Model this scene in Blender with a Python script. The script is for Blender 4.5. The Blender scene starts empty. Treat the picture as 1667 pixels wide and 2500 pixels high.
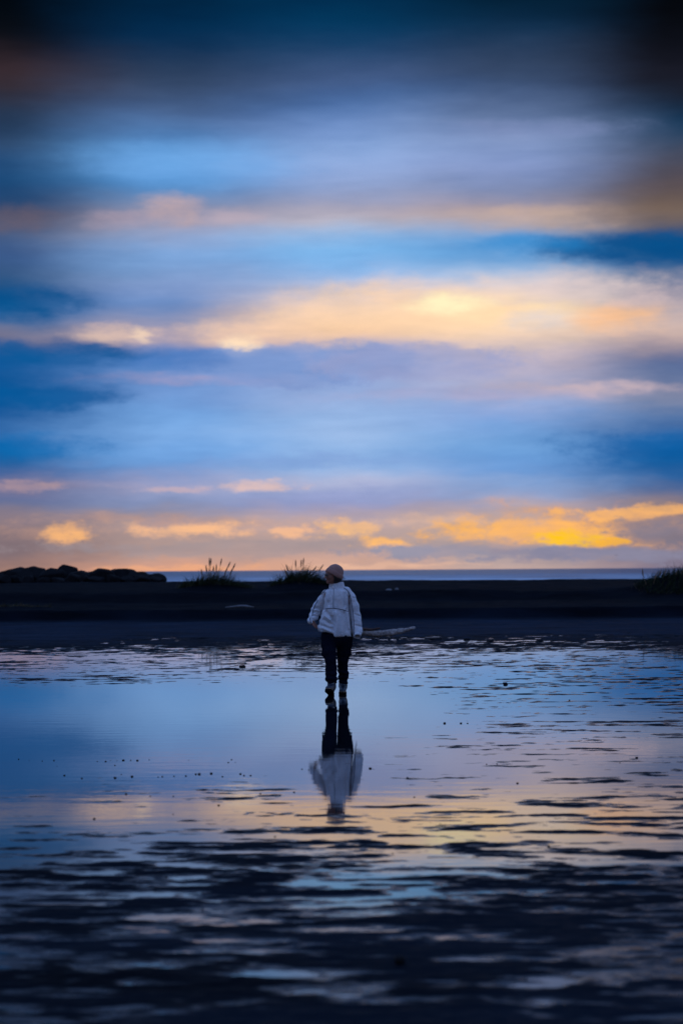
import bpy, math, random
import numpy as np
from mathutils import Matrix, Vector

R = math.radians
random.seed(7)
rng = np.random.default_rng(11)
scene = bpy.context.scene
COL = scene.collection

# ------------------------------------------------------------------ camera
CAM_H = 1.60
FPX = 5903.0                      # 85 mm lens, 36 mm tall frame
HOR = 1391.5
cam_data = bpy.data.cameras.new('camera')
cam_data.sensor_fit = 'VERTICAL'
cam_data.sensor_height = 36.0
cam_data.sensor_width = 24.0
cam_data.lens = 85.0
cam_data.clip_start = 0.1
cam_data.clip_end = 60000
cam_data.dof.use_dof = True
cam_data.dof.focus_distance = 31.1
cam_data.dof.aperture_fstop = 2.8
cam = bpy.data.objects.new('camera', cam_data)
COL.objects.link(cam)
pitch = math.atan((HOR - 1250) / FPX)
cam.matrix_world = (Matrix.Translation((0, 0, CAM_H)) @ Matrix.Rotation(math.pi / 2 + pitch, 4, 'X')
                    @ Matrix.Rotation(R(-0.36), 4, 'Z'))
scene.camera = cam

scene.view_settings.view_transform = 'Standard'
scene.view_settings.look = 'None'
scene.view_settings.exposure = 0.0
scene.view_settings.gamma = 1.0
scene.view_settings.use_curve_mapping = False
scene.cycles.max_bounces = 6
scene.cycles.use_denoising = True
scene.cycles.sample_clamp_indirect = 4.0

SUN_EL, SUN_AZ = 1.4, 5.2          # the sun sits low behind the golden cloud

# ------------------------------------------------------------------ world
def lin(c):
    out = []
    for v in c:
        v /= 255.0
        out.append(v / 12.92 if v <= 0.04045 else ((v + 0.055) / 1.055) ** 2.4)
    return (*out, 1.0)

world = bpy.data.worlds.new('World')
scene.world = world
world.use_nodes = True
wn, wl = world.node_tree.nodes, world.node_tree.links
wn.clear()

def N(tree, kind, **kw):
    n = tree.nodes.new(kind)
    for k, v in kw.items():
        setattr(n, k, v)
    return n

def setin(tree, sock, v):
    if isinstance(v, bpy.types.NodeSocket):
        tree.links.new(v, sock)
    elif v is not None:
        sock.default_value = v

def M(tree, op, a, b=None, c=None, clamp=False):
    n = N(tree, 'ShaderNodeMath', operation=op, use_clamp=clamp)
    setin(tree, n.inputs[0], a)
    if b is not None: setin(tree, n.inputs[1], b)
    if c is not None: setin(tree, n.inputs[2], c)
    return n.outputs[0]

def VM(tree, op, a, b=None):
    n = N(tree, 'ShaderNodeVectorMath', operation=op)
    setin(tree, n.inputs[0], a)
    if b is not None: setin(tree, n.inputs[1], b)
    return n.outputs['Value'] if op in ('LENGTH', 'DOT_PRODUCT') else n.outputs[0]

def MR(tree, v, a, b, c=0.0, d=1.0, smooth=True):
    n = N(tree, 'ShaderNodeMapRange', interpolation_type='SMOOTHSTEP' if smooth else 'LINEAR')
    setin(tree, n.inputs[0], v)
    for i, q in enumerate((a, b, c, d)):
        setin(tree, n.inputs[1 + i], q)
    return n.outputs[0]

def MIX(tree, f, a, b, blend='MIX'):
    n = N(tree, 'ShaderNodeMix', data_type='RGBA', blend_type=blend)
    setin(tree, n.inputs[0], f)
    setin(tree, n.inputs[6], a)
    setin(tree, n.inputs[7], b)
    return n.outputs[2]

def CXYZ(tree, x, y, z=0.0):
    n = N(tree, 'ShaderNodeCombineXYZ')
    for i, q in enumerate((x, y, z)):
        setin(tree, n.inputs[i], q)
    return n.outputs[0]

def NOISE(tree, vec, scale, detail=3.0, rough=0.55, dist=0.0, color=False):
    n = N(tree, 'ShaderNodeTexNoise', noise_dimensions='3D')
    if vec is not None: tree.links.new(vec, n.inputs['Vector'])
    n.inputs['Scale'].default_value = scale
    n.inputs['Detail'].default_value = detail
    n.inputs['Roughness'].default_value = rough
    n.inputs['Distortion'].default_value = dist
    return n.outputs['Color' if color else 'Fac']

WT = world.node_tree
tc = N(WT, 'ShaderNodeTexCoord')
sep = N(WT, 'ShaderNodeSeparateXYZ')
wl.new(tc.outputs['Generated'], sep.inputs[0])
az = M(WT, 'DEGREES', M(WT, 'ARCTAN2', sep.outputs[0], sep.outputs[1]))
el = M(WT, 'DEGREES', M(WT, 'ARCSINE', sep.outputs[2]))
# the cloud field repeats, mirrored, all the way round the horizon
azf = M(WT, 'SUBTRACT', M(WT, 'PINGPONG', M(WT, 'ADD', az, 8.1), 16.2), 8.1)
nv = CXYZ(WT, M(WT, 'MULTIPLY', az, 0.28), M(WT, 'MULTIPLY', el, 1.0), 3.7)
wn1 = NOISE(WT, nv, 0.55, 4.0, 0.55, color=True)
wn2 = NOISE(WT, nv, 2.3, 4.0, 0.6, color=True)
warp = VM(WT, 'SUBTRACT', wn1, (0.5, 0.5, 0.5))
warp2 = VM(WT, 'SUBTRACT', wn2, (0.5, 0.5, 0.5))
# puffier, finer warping near the horizon, broad and soft higher up
wl_small = MR(WT, el, 0.0, 7.0, 0.35, 1.0)
pos = CXYZ(WT, azf, el, 0.0)
w_big = VM(WT, 'MULTIPLY', warp, (2.2, 0.9, 0.0))
nsc = N(WT, 'ShaderNodeVectorMath', operation='SCALE')
wl.new(w_big, nsc.inputs[0]); wl.new(wl_small, nsc.inputs['Scale'])
w_f0 = VM(WT, 'MULTIPLY', warp2, (1.5, 0.5, 0.0))
nf = N(WT, 'ShaderNodeVectorMath', operation='SCALE')
wl.new(w_f0, nf.inputs[0]); wl.new(MR(WT, el, 3.0, 9.0, 1.0, 0.35), nf.inputs['Scale'])
w_fine = nf.outputs[0]
P = VM(WT, 'ADD', VM(WT, 'ADD', pos, nsc.outputs[0]), w_fine)
ps = N(WT, 'ShaderNodeSeparateXYZ')
wl.new(P, ps.inputs[0])
pa, pe = ps.outputs[0], ps.outputs[1]

def deg(ypx):
    return math.degrees(math.atan((HOR - ypx) / FPX))

ELMAX = deg(0)
ROWS = [  # sky colours by height and column, with lens vignette darkness painted in
 (0,   (0,6,14), (0,32,60), (0,42,75), (0,26,46), (0,4,8)),
 (80,  (6,12,20), (2,42,78), (2,58,98), (20,48,80), (6,10,18)),
 (130, (26,24,32), (25,48,82), (45,68,108), (50,62,92), (12,16,26)),
 (190, (58,44,50), (58,67,95), (78,92,135), (62,72,102), (24,26,38)),
 (240, (48,44,54), (70,86,126), (72,102,157), (70,86,127), (27,32,46)),
 (300, (36,54,84), (86,112,163), (120,147,203), (110,127,168), (24,54,86)),
 (350, (52,68,102), (95,145,205), (140,167,218), (135,152,198), (48,66,96)),
 (400, (48,78,122), (108,164,226), (150,172,222), (137,152,202), (75,77,94)),
 (450, (30,74,122), (86,142,204), (145,162,208), (127,138,178), (82,74,82)),
 (500, (42,66,108), (118,134,172), (150,152,184), (150,146,168), (105,90,84)),
 (540, (82,82,108), (160,152,172), (190,177,184), (195,168,158), (125,106,94)),
 (580, (75,88,126), (158,170,207), (160,190,232), (122,166,218), (30,74,120)),
 (620, (62,88,140), (120,162,218), (116,176,232), (72,147,212), (6,78,134)),
 (660, (66,88,130), (134,162,210), (140,180,232), (160,185,222), (60,96,142)),
 (700, (26,78,130), (138,156,204), (194,196,218), (224,206,202), (122,127,158)),
 (740, (8,84,144), (94,130,190), (234,205,186), (255,225,178), (185,170,175)),
 (780, (50,100,156), (148,150,184), (254,212,174), (255,219,176), (200,181,182)),
 (820, (136,124,138), (178,160,172), (252,206,164), (245,212,186), (208,180,168)),
 (860, (16,86,150), (84,128,197), (150,161,207), (208,190,193), (140,132,153)),
 (900, (24,84,149), (97,133,194), (147,167,218), (180,171,193), (62,97,152)),
 (970, (6,88,154), (118,150,208), (154,173,218), (170,176,213), (138,140,163)),
 (1010,(10,80,146), (116,162,222), (146,176,224), (132,162,218), (100,122,168)),
 (1050,(68,112,174), (130,171,227), (158,184,228), (121,162,218), (70,103,159)),
 (1085,(4,104,174), (120,166,226), (154,184,230), (120,166,222), (6,97,167)),
 (1120,(32,92,154), (110,156,217), (136,171,222), (106,152,212), (14,88,153)),
 (1155,(76,103,159), (142,151,195), (160,180,222), (111,152,212), (44,93,154)),
 (1180,(142,128,152), (163,160,194), (188,186,214), (141,166,213), (62,98,154)),
 (1215,(80,103,154), (121,142,189), (136,152,208), (141,156,199), (110,112,144)),
 (1250,(140,126,138), (163,146,154), (175,161,178), (196,168,162), (156,130,124)),
 (1300,(140,118,120), (178,152,146), (186,162,156), (196,166,148), (135,122,132)),
 (1345,(116,105,116), (168,145,142), (174,151,152), (150,145,160), (128,122,140)),
 (1385,(160,124,114), (222,160,130), (225,175,150), (192,166,160), (127,116,137)),
]
cols = []
for ci in range(5):
    rp = N(WT, 'ShaderNodeValToRGB')
    cr = rp.color_ramp
    cr.interpolation = 'B_SPLINE'
    st = sorted([(deg(r[0]) / ELMAX, r[1 + ci]) for r in ROWS])
    while len(cr.elements) < len(st):
        cr.elements.new(0.5)
    for e, (p_, c_) in zip(cr.elements, st):
        e.position = max(0.0, min(1.0, p_))
    for e, (p_, c_) in zip(cr.elements, st):
        if c_[2] > c_[0] + 25: c_ = (max(c_[0] + (-4 if c_[0] > 100 else -7), 0), c_[1] + 1, c_[2] + 1)
        e.color = lin(c_)
    wl.new(M(WT, 'DIVIDE', pe, ELMAX), rp.inputs[0])
    cols.append(rp.outputs[0])
sky = cols[0]
for ci in range(4):
    sky = MIX(WT, MR(WT, pa, -8.0 + 4 * ci, -4.0 + 4 * ci), sky, cols[ci + 1])

BLOBS = [  # x, y, rx, ry (photo scale), colour, strength, softness
 (110, 738, 190, 58, (0,82,142), .9, .75), (150, 862, 300, 50, (2,86,150), .85, .6),
 (110, 972, 240, 42, (0,88,154), .8, .7), (60, 1085, 240, 40, (0,104,175), .7, .9),
 (1570, 612, 300, 60, (0,80,140), .9, .6), (1330, 600, 190, 38, (40,135,205), .6, .8),
 (1580, 1095, 280, 60, (0,92,162), .7, .9), (480, 390, 360, 80, (112,168,230), .5, .9),
 (980, 740, 430, 85, (255,214,174), .7, .85), (640, 808, 250, 44, (254,212,178), .7, .8),
 (1400, 700, 320, 62, (220,202,200), .75, .8), (1330, 785, 130, 50, (216,208,210), .7, .9),
 (1100, 737, 140, 38, (255,243,196), 1, .9), (1520, 775, 170, 66, (253,196,150), .9, .9), (1590, 720, 130, 40, (214,190,190), .6, .9),
 (520, 928, 420, 26, (178,160,190), .6, 1.0), (1420, 948, 360, 26, (206,182,188), .8, .9), (60, 1182, 130, 18, (196,160,160), .7, .8),
 (300, 812, 160, 32, (232,198,180), .8, .7), (365, 812, 40, 28, (255,222,190), .8, .8), (600, 838, 60, 36, (255,226,190), .8, .7),
 (700, 890, 380, 62, (122,152,208), .9, .34), (1000, 888, 320, 55, (154,163,206), .8, .45),
 (420, 868, 170, 60, (70,122,192), .7, .7),
 (640, 1178, 110, 20, (226,192,184), .8, .8), (430, 1182, 150, 14, (205,176,182), .6, .8),
 (415, 515, 110, 62, (202,172,170), .75, .9), (280, 540, 130, 34, (180,160,174), .6, .9), (570, 535, 120, 36, (190,172,184), .6, .9), (30, 540, 130, 50, (112,98,110), .6, .9), (1330, 535, 260, 50, (196,170,155), .6, .9),
 (1300, 318, 320, 34, (132,146,192), .5, .9),
 (830, 1335, 900, 26, (158,146,152), .55, .5),
 (1370, 1302, 400, 76, (242,166,96), .7, 1.0), (560, 1285, 480, 34, (214,168,144), .4, .9), (120, 1290, 240, 32, (202,156,134), .4, .9),
 (165, 1294, 92, 30, (250,184,122), .95, .8), (480, 1290, 210, 26, (250,190,142), .95, .8),
 (715, 1293, 62, 16, (246,188,146), .9, .8), (845, 1291, 95, 26, (254,194,128), 1, .8),
 (930, 1330, 100, 26, (254,188,116), 1, .8), (1060, 1275, 220, 24, (228,186,160), .55, .9), (330, 1262, 300, 18, (190,152,142), .6, .9),
 (1300, 1302, 340, 50, (252,184,100), .95, .8), (1560, 1256, 210, 20, (252,184,112), .9, .6),
 (1590, 1298, 130, 32, (136,126,140), .9, .5),
 (1370, 1322, 95, 26, (255,200,8), 1, .7), (1480, 1328, 72, 14, (255,184,50), .9, .6),
 (1110, 1352, 360, 26, (148,146,166), 1, .5), (1480, 1362, 340, 22, (138,136,160), .95, .6), (1180, 965, 500, 24, (176,170,204), .5, 1.0), (760, 1120, 420, 22, (128,160,216), .5, 1.0),
 (930, 1383, 300, 8, (240,190,160), .7, .8), (450, 1383, 200, 14, (240,172,128), .7, .8),
]
en = NOISE(WT, CXYZ(WT, M(WT, 'MULTIPLY', az, 0.55), el, 6.4), 3.4, 6.0, 0.62)
brk = NOISE(WT, CXYZ(WT, M(WT, 'MULTIPLY', az, 0.33), M(WT, 'ADD', el, M(WT, 'MULTIPLY', az, 0.03)), 2.2), 2.1, 7.0, 0.6)
brkf = MR(WT, brk, 0.36, 0.58, 0.6, 1.0)
edge_n = M(WT, 'MULTIPLY', M(WT, 'SUBTRACT', en, 0.5), MR(WT, el, 1.2, 5.0, 1.9, 0.75))
for (bx, by, rx, ry, c_, s_, soft) in BLOBS:
    a0, e0 = math.degrees(math.atan((bx - 833) / FPX)), deg(by)
    k = math.degrees(1 / FPX)
    q = VM(WT, 'MULTIPLY', VM(WT, 'SUBTRACT', P, (a0, e0, 0)), (1 / (rx * k), 1 / (ry * k), 0))
    f = M(WT, 'MULTIPLY', MR(WT, M(WT, 'ADD', VM(WT, 'LENGTH', q), edge_n), 1.0, 1.0 - soft, 0.0, s_), brkf)
    sky = MIX(WT, f, sky, lin(c_))
# soft mottling of the cloud deck
det = NOISE(WT, CXYZ(WT, M(WT, 'MULTIPLY', az, 0.35), el, 9.1), 1.6, 5.0, 0.6)
wsp = NOISE(WT, CXYZ(WT, M(WT, 'MULTIPLY', az, 0.12), M(WT, 'ADD', el, M(WT, 'MULTIPLY', az, -0.02)), 5.3), 2.2, 7.0, 0.58, 0.3)
wv = M(WT, 'ADD', M(WT, 'SUBTRACT', det, 0.5), M(WT, 'MULTIPLY', M(WT, 'SUBTRACT', wsp, 0.5), 1.5))
sky = MIX(WT, 1.0, sky, CXYZ(WT, M(WT, 'MULTIPLY_ADD', wv, 0.32, 1.0), M(WT, 'MULTIPLY_ADD', wv, 0.25, 1.0), M(WT, 'MULTIPLY_ADD', wv, 0.18, 1.0)), 'MULTIPLY')
# overhead: an even blue dusk overcast
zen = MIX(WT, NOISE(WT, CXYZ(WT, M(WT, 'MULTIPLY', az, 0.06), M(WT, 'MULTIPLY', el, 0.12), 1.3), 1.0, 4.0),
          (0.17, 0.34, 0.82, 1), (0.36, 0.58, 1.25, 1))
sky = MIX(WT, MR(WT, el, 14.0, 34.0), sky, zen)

nish = N(WT, 'ShaderNodeTexSky', sky_type='NISHITA')
nish.sun_disc = False
nish.sun_elevation = R(SUN_EL)
nish.sun_rotation = R(SUN_AZ)
nish.air_density = 1.0
nish.dust_density = 1.5
bg_clear = N(WT, 'ShaderNodeBackground')
bg_clear.inputs[1].default_value = 0.06
wl.new(nish.outputs[0], bg_clear.inputs[0])
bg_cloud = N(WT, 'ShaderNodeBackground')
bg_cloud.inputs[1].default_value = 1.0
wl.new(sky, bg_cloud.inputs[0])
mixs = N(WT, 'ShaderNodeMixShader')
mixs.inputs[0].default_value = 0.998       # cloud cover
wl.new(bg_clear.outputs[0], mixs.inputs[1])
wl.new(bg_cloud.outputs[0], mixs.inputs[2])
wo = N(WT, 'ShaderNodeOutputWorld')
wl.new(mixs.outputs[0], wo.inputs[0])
world.cycles.sampling_method = 'MANUAL'
world.cycles.sample_map_resolution = 1024

# ------------------------------------------------------------------ sun
sun_data = bpy.data.lights.new('sun', 'SUN')
sun_data.energy = 0.004
sun_data.angle = R(30)          # spread wide by the cloud it sits behind
sun_data.color = (1.0, 0.72, 0.42)
sun = bpy.data.objects.new('sun', sun_data)
COL.objects.link(sun)
sd = Vector((math.sin(R(SUN_AZ)) * math.cos(R(SUN_EL)), math.cos(R(SUN_AZ)) * math.cos(R(SUN_EL)), math.sin(R(SUN_EL))))
sun.rotation_euler = sd.to_track_quat('Z', 'Y').to_euler()
sun.location = sd * 60

# ------------------------------------------------------------------ helpers
def tag(o, label=None, cat=None, group=None, kind=None):
    if label: o['label'] = label
    if cat: o['category'] = cat
    if group: o['group'] = group
    if kind: o['kind'] = kind
    return o

def mesh_obj(name, verts, faces, mat, parent=None, smooth=True):
    me = bpy.data.meshes.new(name)
    verts = np.asarray(verts, dtype=np.float32)
    if isinstance(faces, np.ndarray):
        nf, k = faces.shape
        me.vertices.add(len(verts)); me.vertices.foreach_set('co', verts.ravel())
        me.loops.add(nf * k); me.loops.foreach_set('vertex_index', faces.astype(np.int32).ravel())
        me.polygons.add(nf)
        me.polygons.foreach_set('loop_start', np.arange(0, nf * k, k, dtype=np.int32))
        me.update(calc_edges=True); me.validate()
    else:
        me.from_pydata([tuple(map(float, v)) for v in verts], [], faces)
        me.update()
    if smooth:
        me.polygons.foreach_set('use_smooth', np.ones(len(me.polygons), dtype=bool))
    if mat: me.materials.append(mat)
    o = bpy.data.objects.new(name, me)
    COL.objects.link(o)
    if parent: o.parent = parent
    return o

def empty(name, loc):
    o = bpy.data.objects.new(name, None)
    o.empty_display_size = 0.1
    o.location = loc
    COL.objects.link(o)
    return o

def _hash(ix, iy, iz):
    n = (ix * 374761393 + iy * 668265263 + iz * 2147483647 * 3 + 1274126177) & 0xFFFFFFFF
    n = ((n ^ (n >> 13)) * 1274126177) & 0xFFFFFFFF
    n = ((n ^ (n >> 16)) * 2246822519) & 0xFFFFFFFF
    return ((n ^ (n >> 15)) & 0xFFFFFF) / float(0xFFFFFF)

def vnoise(x, y, z=0.0):
    x = np.asarray(x, dtype=np.float64); y = np.asarray(y, dtype=np.float64)
    z = np.broadcast_to(np.asarray(z, dtype=np.float64), np.broadcast(x, y).shape)
    x, y = np.broadcast_arrays(x, y)
    ix, iy, iz = np.floor(x).astype(np.int64), np.floor(y).astype(np.int64), np.floor(z).astype(np.int64)
    fx, fy, fz = x - ix, y - iy, z - iz
    fx = fx * fx * fx * (fx * (fx * 6 - 15) + 10)
    fy = fy * fy * fy * (fy * (fy * 6 - 15) + 10)
    fz = fz * fz * fz * (fz * (fz * 6 - 15) + 10)
    def c(a, b, d): return _hash(ix + a, iy + b, iz + d)
    v0 = (c(0,0,0) * (1-fx) + c(1,0,0) * fx) * (1-fy) + (c(0,1,0) * (1-fx) + c(1,1,0) * fx) * fy
    if np.all(fz == 0): return v0 * 2 - 1
    v1 = (c(0,0,1) * (1-fx) + c(1,0,1) * fx) * (1-fy) + (c(0,1,1) * (1-fx) + c(1,1,1) * fx) * fy
    return (v0 * (1-fz) + v1 * fz) * 2 - 1

def fbm(x, y, z=0.0, octv=4, gain=0.5, lac=2.03):
    s, a, t = 0.0, 1.0, 0.0
    for i in range(octv):
        s = s + a * vnoise(np.asarray(x) * lac ** i + 17.3 * i, np.asarray(y) * lac ** i - 9.1 * i, np.asarray(z) * lac ** i if np.any(z) else 5.0 * i)
        t += a; a *= gain
    return s / t

def sstep(a, b, x):
    t = np.clip((x - a) / (b - a), 0, 1)
    return t * t * (3 - 2 * t)

def tube(path, radii, seg=8, caps=True):
    path = np.asarray(path, float); n = len(path)
    radii = np.broadcast_to(np.asarray(radii, float), (n,))
    vs, fs = [], []
    t = np.gradient(path, axis=0); t /= np.linalg.norm(t, axis=1)[:, None] + 1e-9
    ref = np.array([0, 0, 1.0]) if abs(t[0][2]) < 0.9 else np.array([0, 1.0, 0])
    for i in range(n):
        u = np.cross(t[i], ref); u /= np.linalg.norm(u) + 1e-9
        w = np.cross(u, t[i]); ref = w
        for k in range(seg):
            a = 2 * math.pi * k / seg
            vs.append(path[i] + radii[i] * (math.cos(a) * u + math.sin(a) * w))
    for i in range(n - 1):
        for k in range(seg):
            k2 = (k + 1) % seg
            fs.append((i*seg+k, i*seg+k2, (i+1)*seg+k2, (i+1)*seg+k))
    if caps:
        fs.append(tuple(range(seg-1, -1, -1))); fs.append(tuple((n-1)*seg + k for k in range(seg)))
    return vs, fs

def catmull(pts, n):
    pts = np.asarray(pts, float)
    p = np.vstack([2*pts[0]-pts[1], pts, 2*pts[-1]-pts[-2]])
    out = []
    m = len(pts) - 1
    for i in range(n):
        s = i / (n - 1) * m; k = min(int(s), m - 1); t = s - k
        a, b, c, d = p[k], p[k+1], p[k+2], p[k+3]
        out.append(0.5 * ((2*b) + (c-a)*t + (2*a-5*b+4*c-d)*t*t + (-a+3*b-3*c+d)*t**3))
    return np.array(out)

def px2ground(X, Y, z=0.0):
    d = (CAM_H - z) * FPX / (Y - HOR + (X - 833) * 0.0063)
    return (X - 833.5) / FPX * d, d

def at(X, Y, d):
    """point at depth d seen at photo position X, Y (roll undone)"""
    dx, dy = X - 833.5, Y - HOR
    return np.array([dx / FPX * d, d, CAM_H - (dy + dx * 0.0063) / FPX * d])

# ------------------------------------------------------------------ materials
def material(name):
    m = bpy.data.materials.new(name)
    m.use_nodes = True
    t = m.node_tree
    b = t.nodes['Principled BSDF']
    return m, t, b

def simple(name, c, rough=0.7, spec=0.5, nscale=None, namp=0.25, bump=0.0, bscale=60, sheen=0.0, metal=0.0):
    m, t, b = material(name)
    b.inputs['Roughness'].default_value = rough
    b.inputs['Specular IOR Level'].default_value = spec
    b.inputs['Metallic'].default_value = metal
    if sheen:
        b.inputs['Sheen Weight'].default_value = sheen
        b.inputs['Sheen Roughness'].default_value = 0.5
    co = N(t, 'ShaderNodeTexCoord').outputs['Object']
    nz = NOISE(t, co, nscale or 12.0, 4.0, 0.6)
    f = MR(t, nz, 0.3, 0.7, 1 - namp, 1 + namp, smooth=False)
    t.links.new(MIX(t, 1.0, (*c, 1), CXYZ(t, f, f, f), 'MULTIPLY'), b.inputs['Base Color'])
    if bump:
        bn = N(t, 'ShaderNodeBump')
        bn.inputs['Strength'].default_value = bump
        bn.inputs['Distance'].default_value = 0.004
        t.links.new(NOISE(t, co, bscale, 3.0, 0.6), bn.inputs['Height'])
        t.links.new(bn.outputs[0], b.inputs['Normal'])
    return m

def mat_sand():
    m, t, b = material('black_sand')
    geo = N(t, 'ShaderNodeNewGeometry')
    at_ = N(t, 'ShaderNodeAttribute', attribute_name='dryness')
    dry = at_.outputs['Fac']
    n1 = NOISE(t, geo.outputs['Position'], 1.3, 5.0, 0.6)
    n2 = NOISE(t, geo.outputs['Position'], 45.0, 3.0, 0.6)
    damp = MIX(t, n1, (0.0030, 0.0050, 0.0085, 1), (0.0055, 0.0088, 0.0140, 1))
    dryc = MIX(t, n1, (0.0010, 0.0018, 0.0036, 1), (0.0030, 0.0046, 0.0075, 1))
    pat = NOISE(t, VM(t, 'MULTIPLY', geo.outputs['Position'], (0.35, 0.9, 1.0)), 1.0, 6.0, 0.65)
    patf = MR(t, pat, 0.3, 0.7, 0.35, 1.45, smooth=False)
    sky_sheen = MIX(t, n1, (0.0060, 0.0115, 0.0220, 1), (0.0100, 0.0185, 0.0330, 1))  # blue sky sheen on the damp sand, painted into its base colour
    base = MIX(t, MR(t, dry, 0.70, 0.92), MIX(t, MR(t, dry, 0.40, 0.62), damp, sky_sheen), dryc)
    t.links.new(MIX(t, 1.0, base, CXYZ(t, patf, patf, patf), 'MULTIPLY'), b.inputs['Base Color'])
    r = M(t, 'ADD', MR(t, dry, 0.0, 0.3, 0.16, 0.7), MR(t, n1, 0.3, 0.7, -0.06, 0.1, smooth=False))
    t.links.new(r, b.inputs['Roughness'])
    t.links.new(MR(t, dry, 0.0, 0.22, 0.22, 0.006), b.inputs['Specular IOR Level'])
    bn = N(t, 'ShaderNodeBump')
    bn.inputs['Strength'].default_value = 0.6
    bn.inputs['Distance'].default_value = 0.006
    t.links.new(n2, bn.inputs['Height'])
    t.links.new(bn.outputs[0], b.inputs['Normal'])
    return m

def mat_water():
    m, t, b = material('shallow_water')
    b.inputs['Base Color'].default_value = (0.004, 0.006, 0.009, 1)
    b.inputs['Roughness'].default_value = 0.02
    b.inputs['IOR'].default_value = 1.333
    geo = N(t, 'ShaderNodeNewGeometry')
    v = VM(t, 'MULTIPLY', geo.outputs['Position'], (1.0, 2.6, 1.0))
    n1 = NOISE(t, v, 1.6, 4.0, 0.55)
    bn = N(t, 'ShaderNodeBump')
    bn.inputs['Strength'].default_value = 1.0
    bn.inputs['Distance'].default_value = 0.0007
    t.links.new(n1, bn.inputs['Height'])
    t.links.new(bn.outputs[0], b.inputs['Normal'])
    return m

def mat_sea():
    m, t, b = material('sea_water')
    b.inputs['IOR'].default_value = 1.333
    b.inputs['Specular IOR Level'].default_value = 0.22
    geo = N(t, 'ShaderNodeNewGeometry')
    sp = N(t, 'ShaderNodeSeparateXYZ')
    t.links.new(geo.outputs['Position'], sp.inputs[0])
    v = VM(t, 'MULTIPLY', geo.outputs['Position'], (0.03, 0.012, 0.03))
    f1 = NOISE(t, v, 1.0, 6.0, 0.65)
    near = MR(t, sp.outputs[1], 360.0, 1100.0, 0.75, 0.0)
    foam = M(t, 'MULTIPLY', MR(t, f1, 0.3, 0.62), near)
    t.links.new(MIX(t, foam, MIX(t, MR(t, NOISE(t, VM(t, 'MULTIPLY', geo.outputs['Position'], (0.006, 0.02, 0.1)), 1.0, 6.0, 0.7), 0.35, 0.65), (0.012, 0.032, 0.065, 1), (0.06, 0.11, 0.19, 1)), (0.6, 0.64, 0.68, 1)), b.inputs['Base Color'])
    t.links.new(MR(t, foam, 0.0, 1.0, 0.3, 0.75, smooth=False), b.inputs['Roughness'])
    bn = N(t, 'ShaderNodeBump')
    bn.inputs['Strength'].default_value = 0.9
    bn.inputs['Distance'].default_value = 1.2
    t.links.new(NOISE(t, VM(t, 'MULTIPLY', geo.outputs['Position'], (0.05, 0.12, 0.1)), 1.0, 5.0, 0.65), bn.inputs['Height'])
    t.links.new(bn.outputs[0], b.inputs['Normal'])
    return m

def mat_fleece():
    m, t, b = material('grey_fleece')
    co = N(t, 'ShaderNodeTexCoord').outputs['Object']
    n1 = NOISE(t, co, 150.0, 3.0, 0.7)
    n2 = NOISE(t, co, 60.0, 3.0, 0.6)
    c = MIX(t, MR(t, n1, 0.32, 0.68), (0.34, 0.345, 0.37, 1), (0.74, 0.745, 0.78, 1))
    t.links.new(c, b.inputs['Base Color'])
    b.inputs['Roughness'].default_value = 0.95
    b.inputs['Specular IOR Level'].default_value = 0.1
    b.inputs['Sheen Weight'].default_value = 0.25
    bn = N(t, 'ShaderNodeBump')
    bn.inputs['Strength'].default_value = 0.7
    bn.inputs['Distance'].default_value = 0.008
    t.links.new(M(t, 'ADD', n1, n2), bn.inputs['Height'])
    t.links.new(bn.outputs[0], b.inputs['Normal'])
    return m

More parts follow.
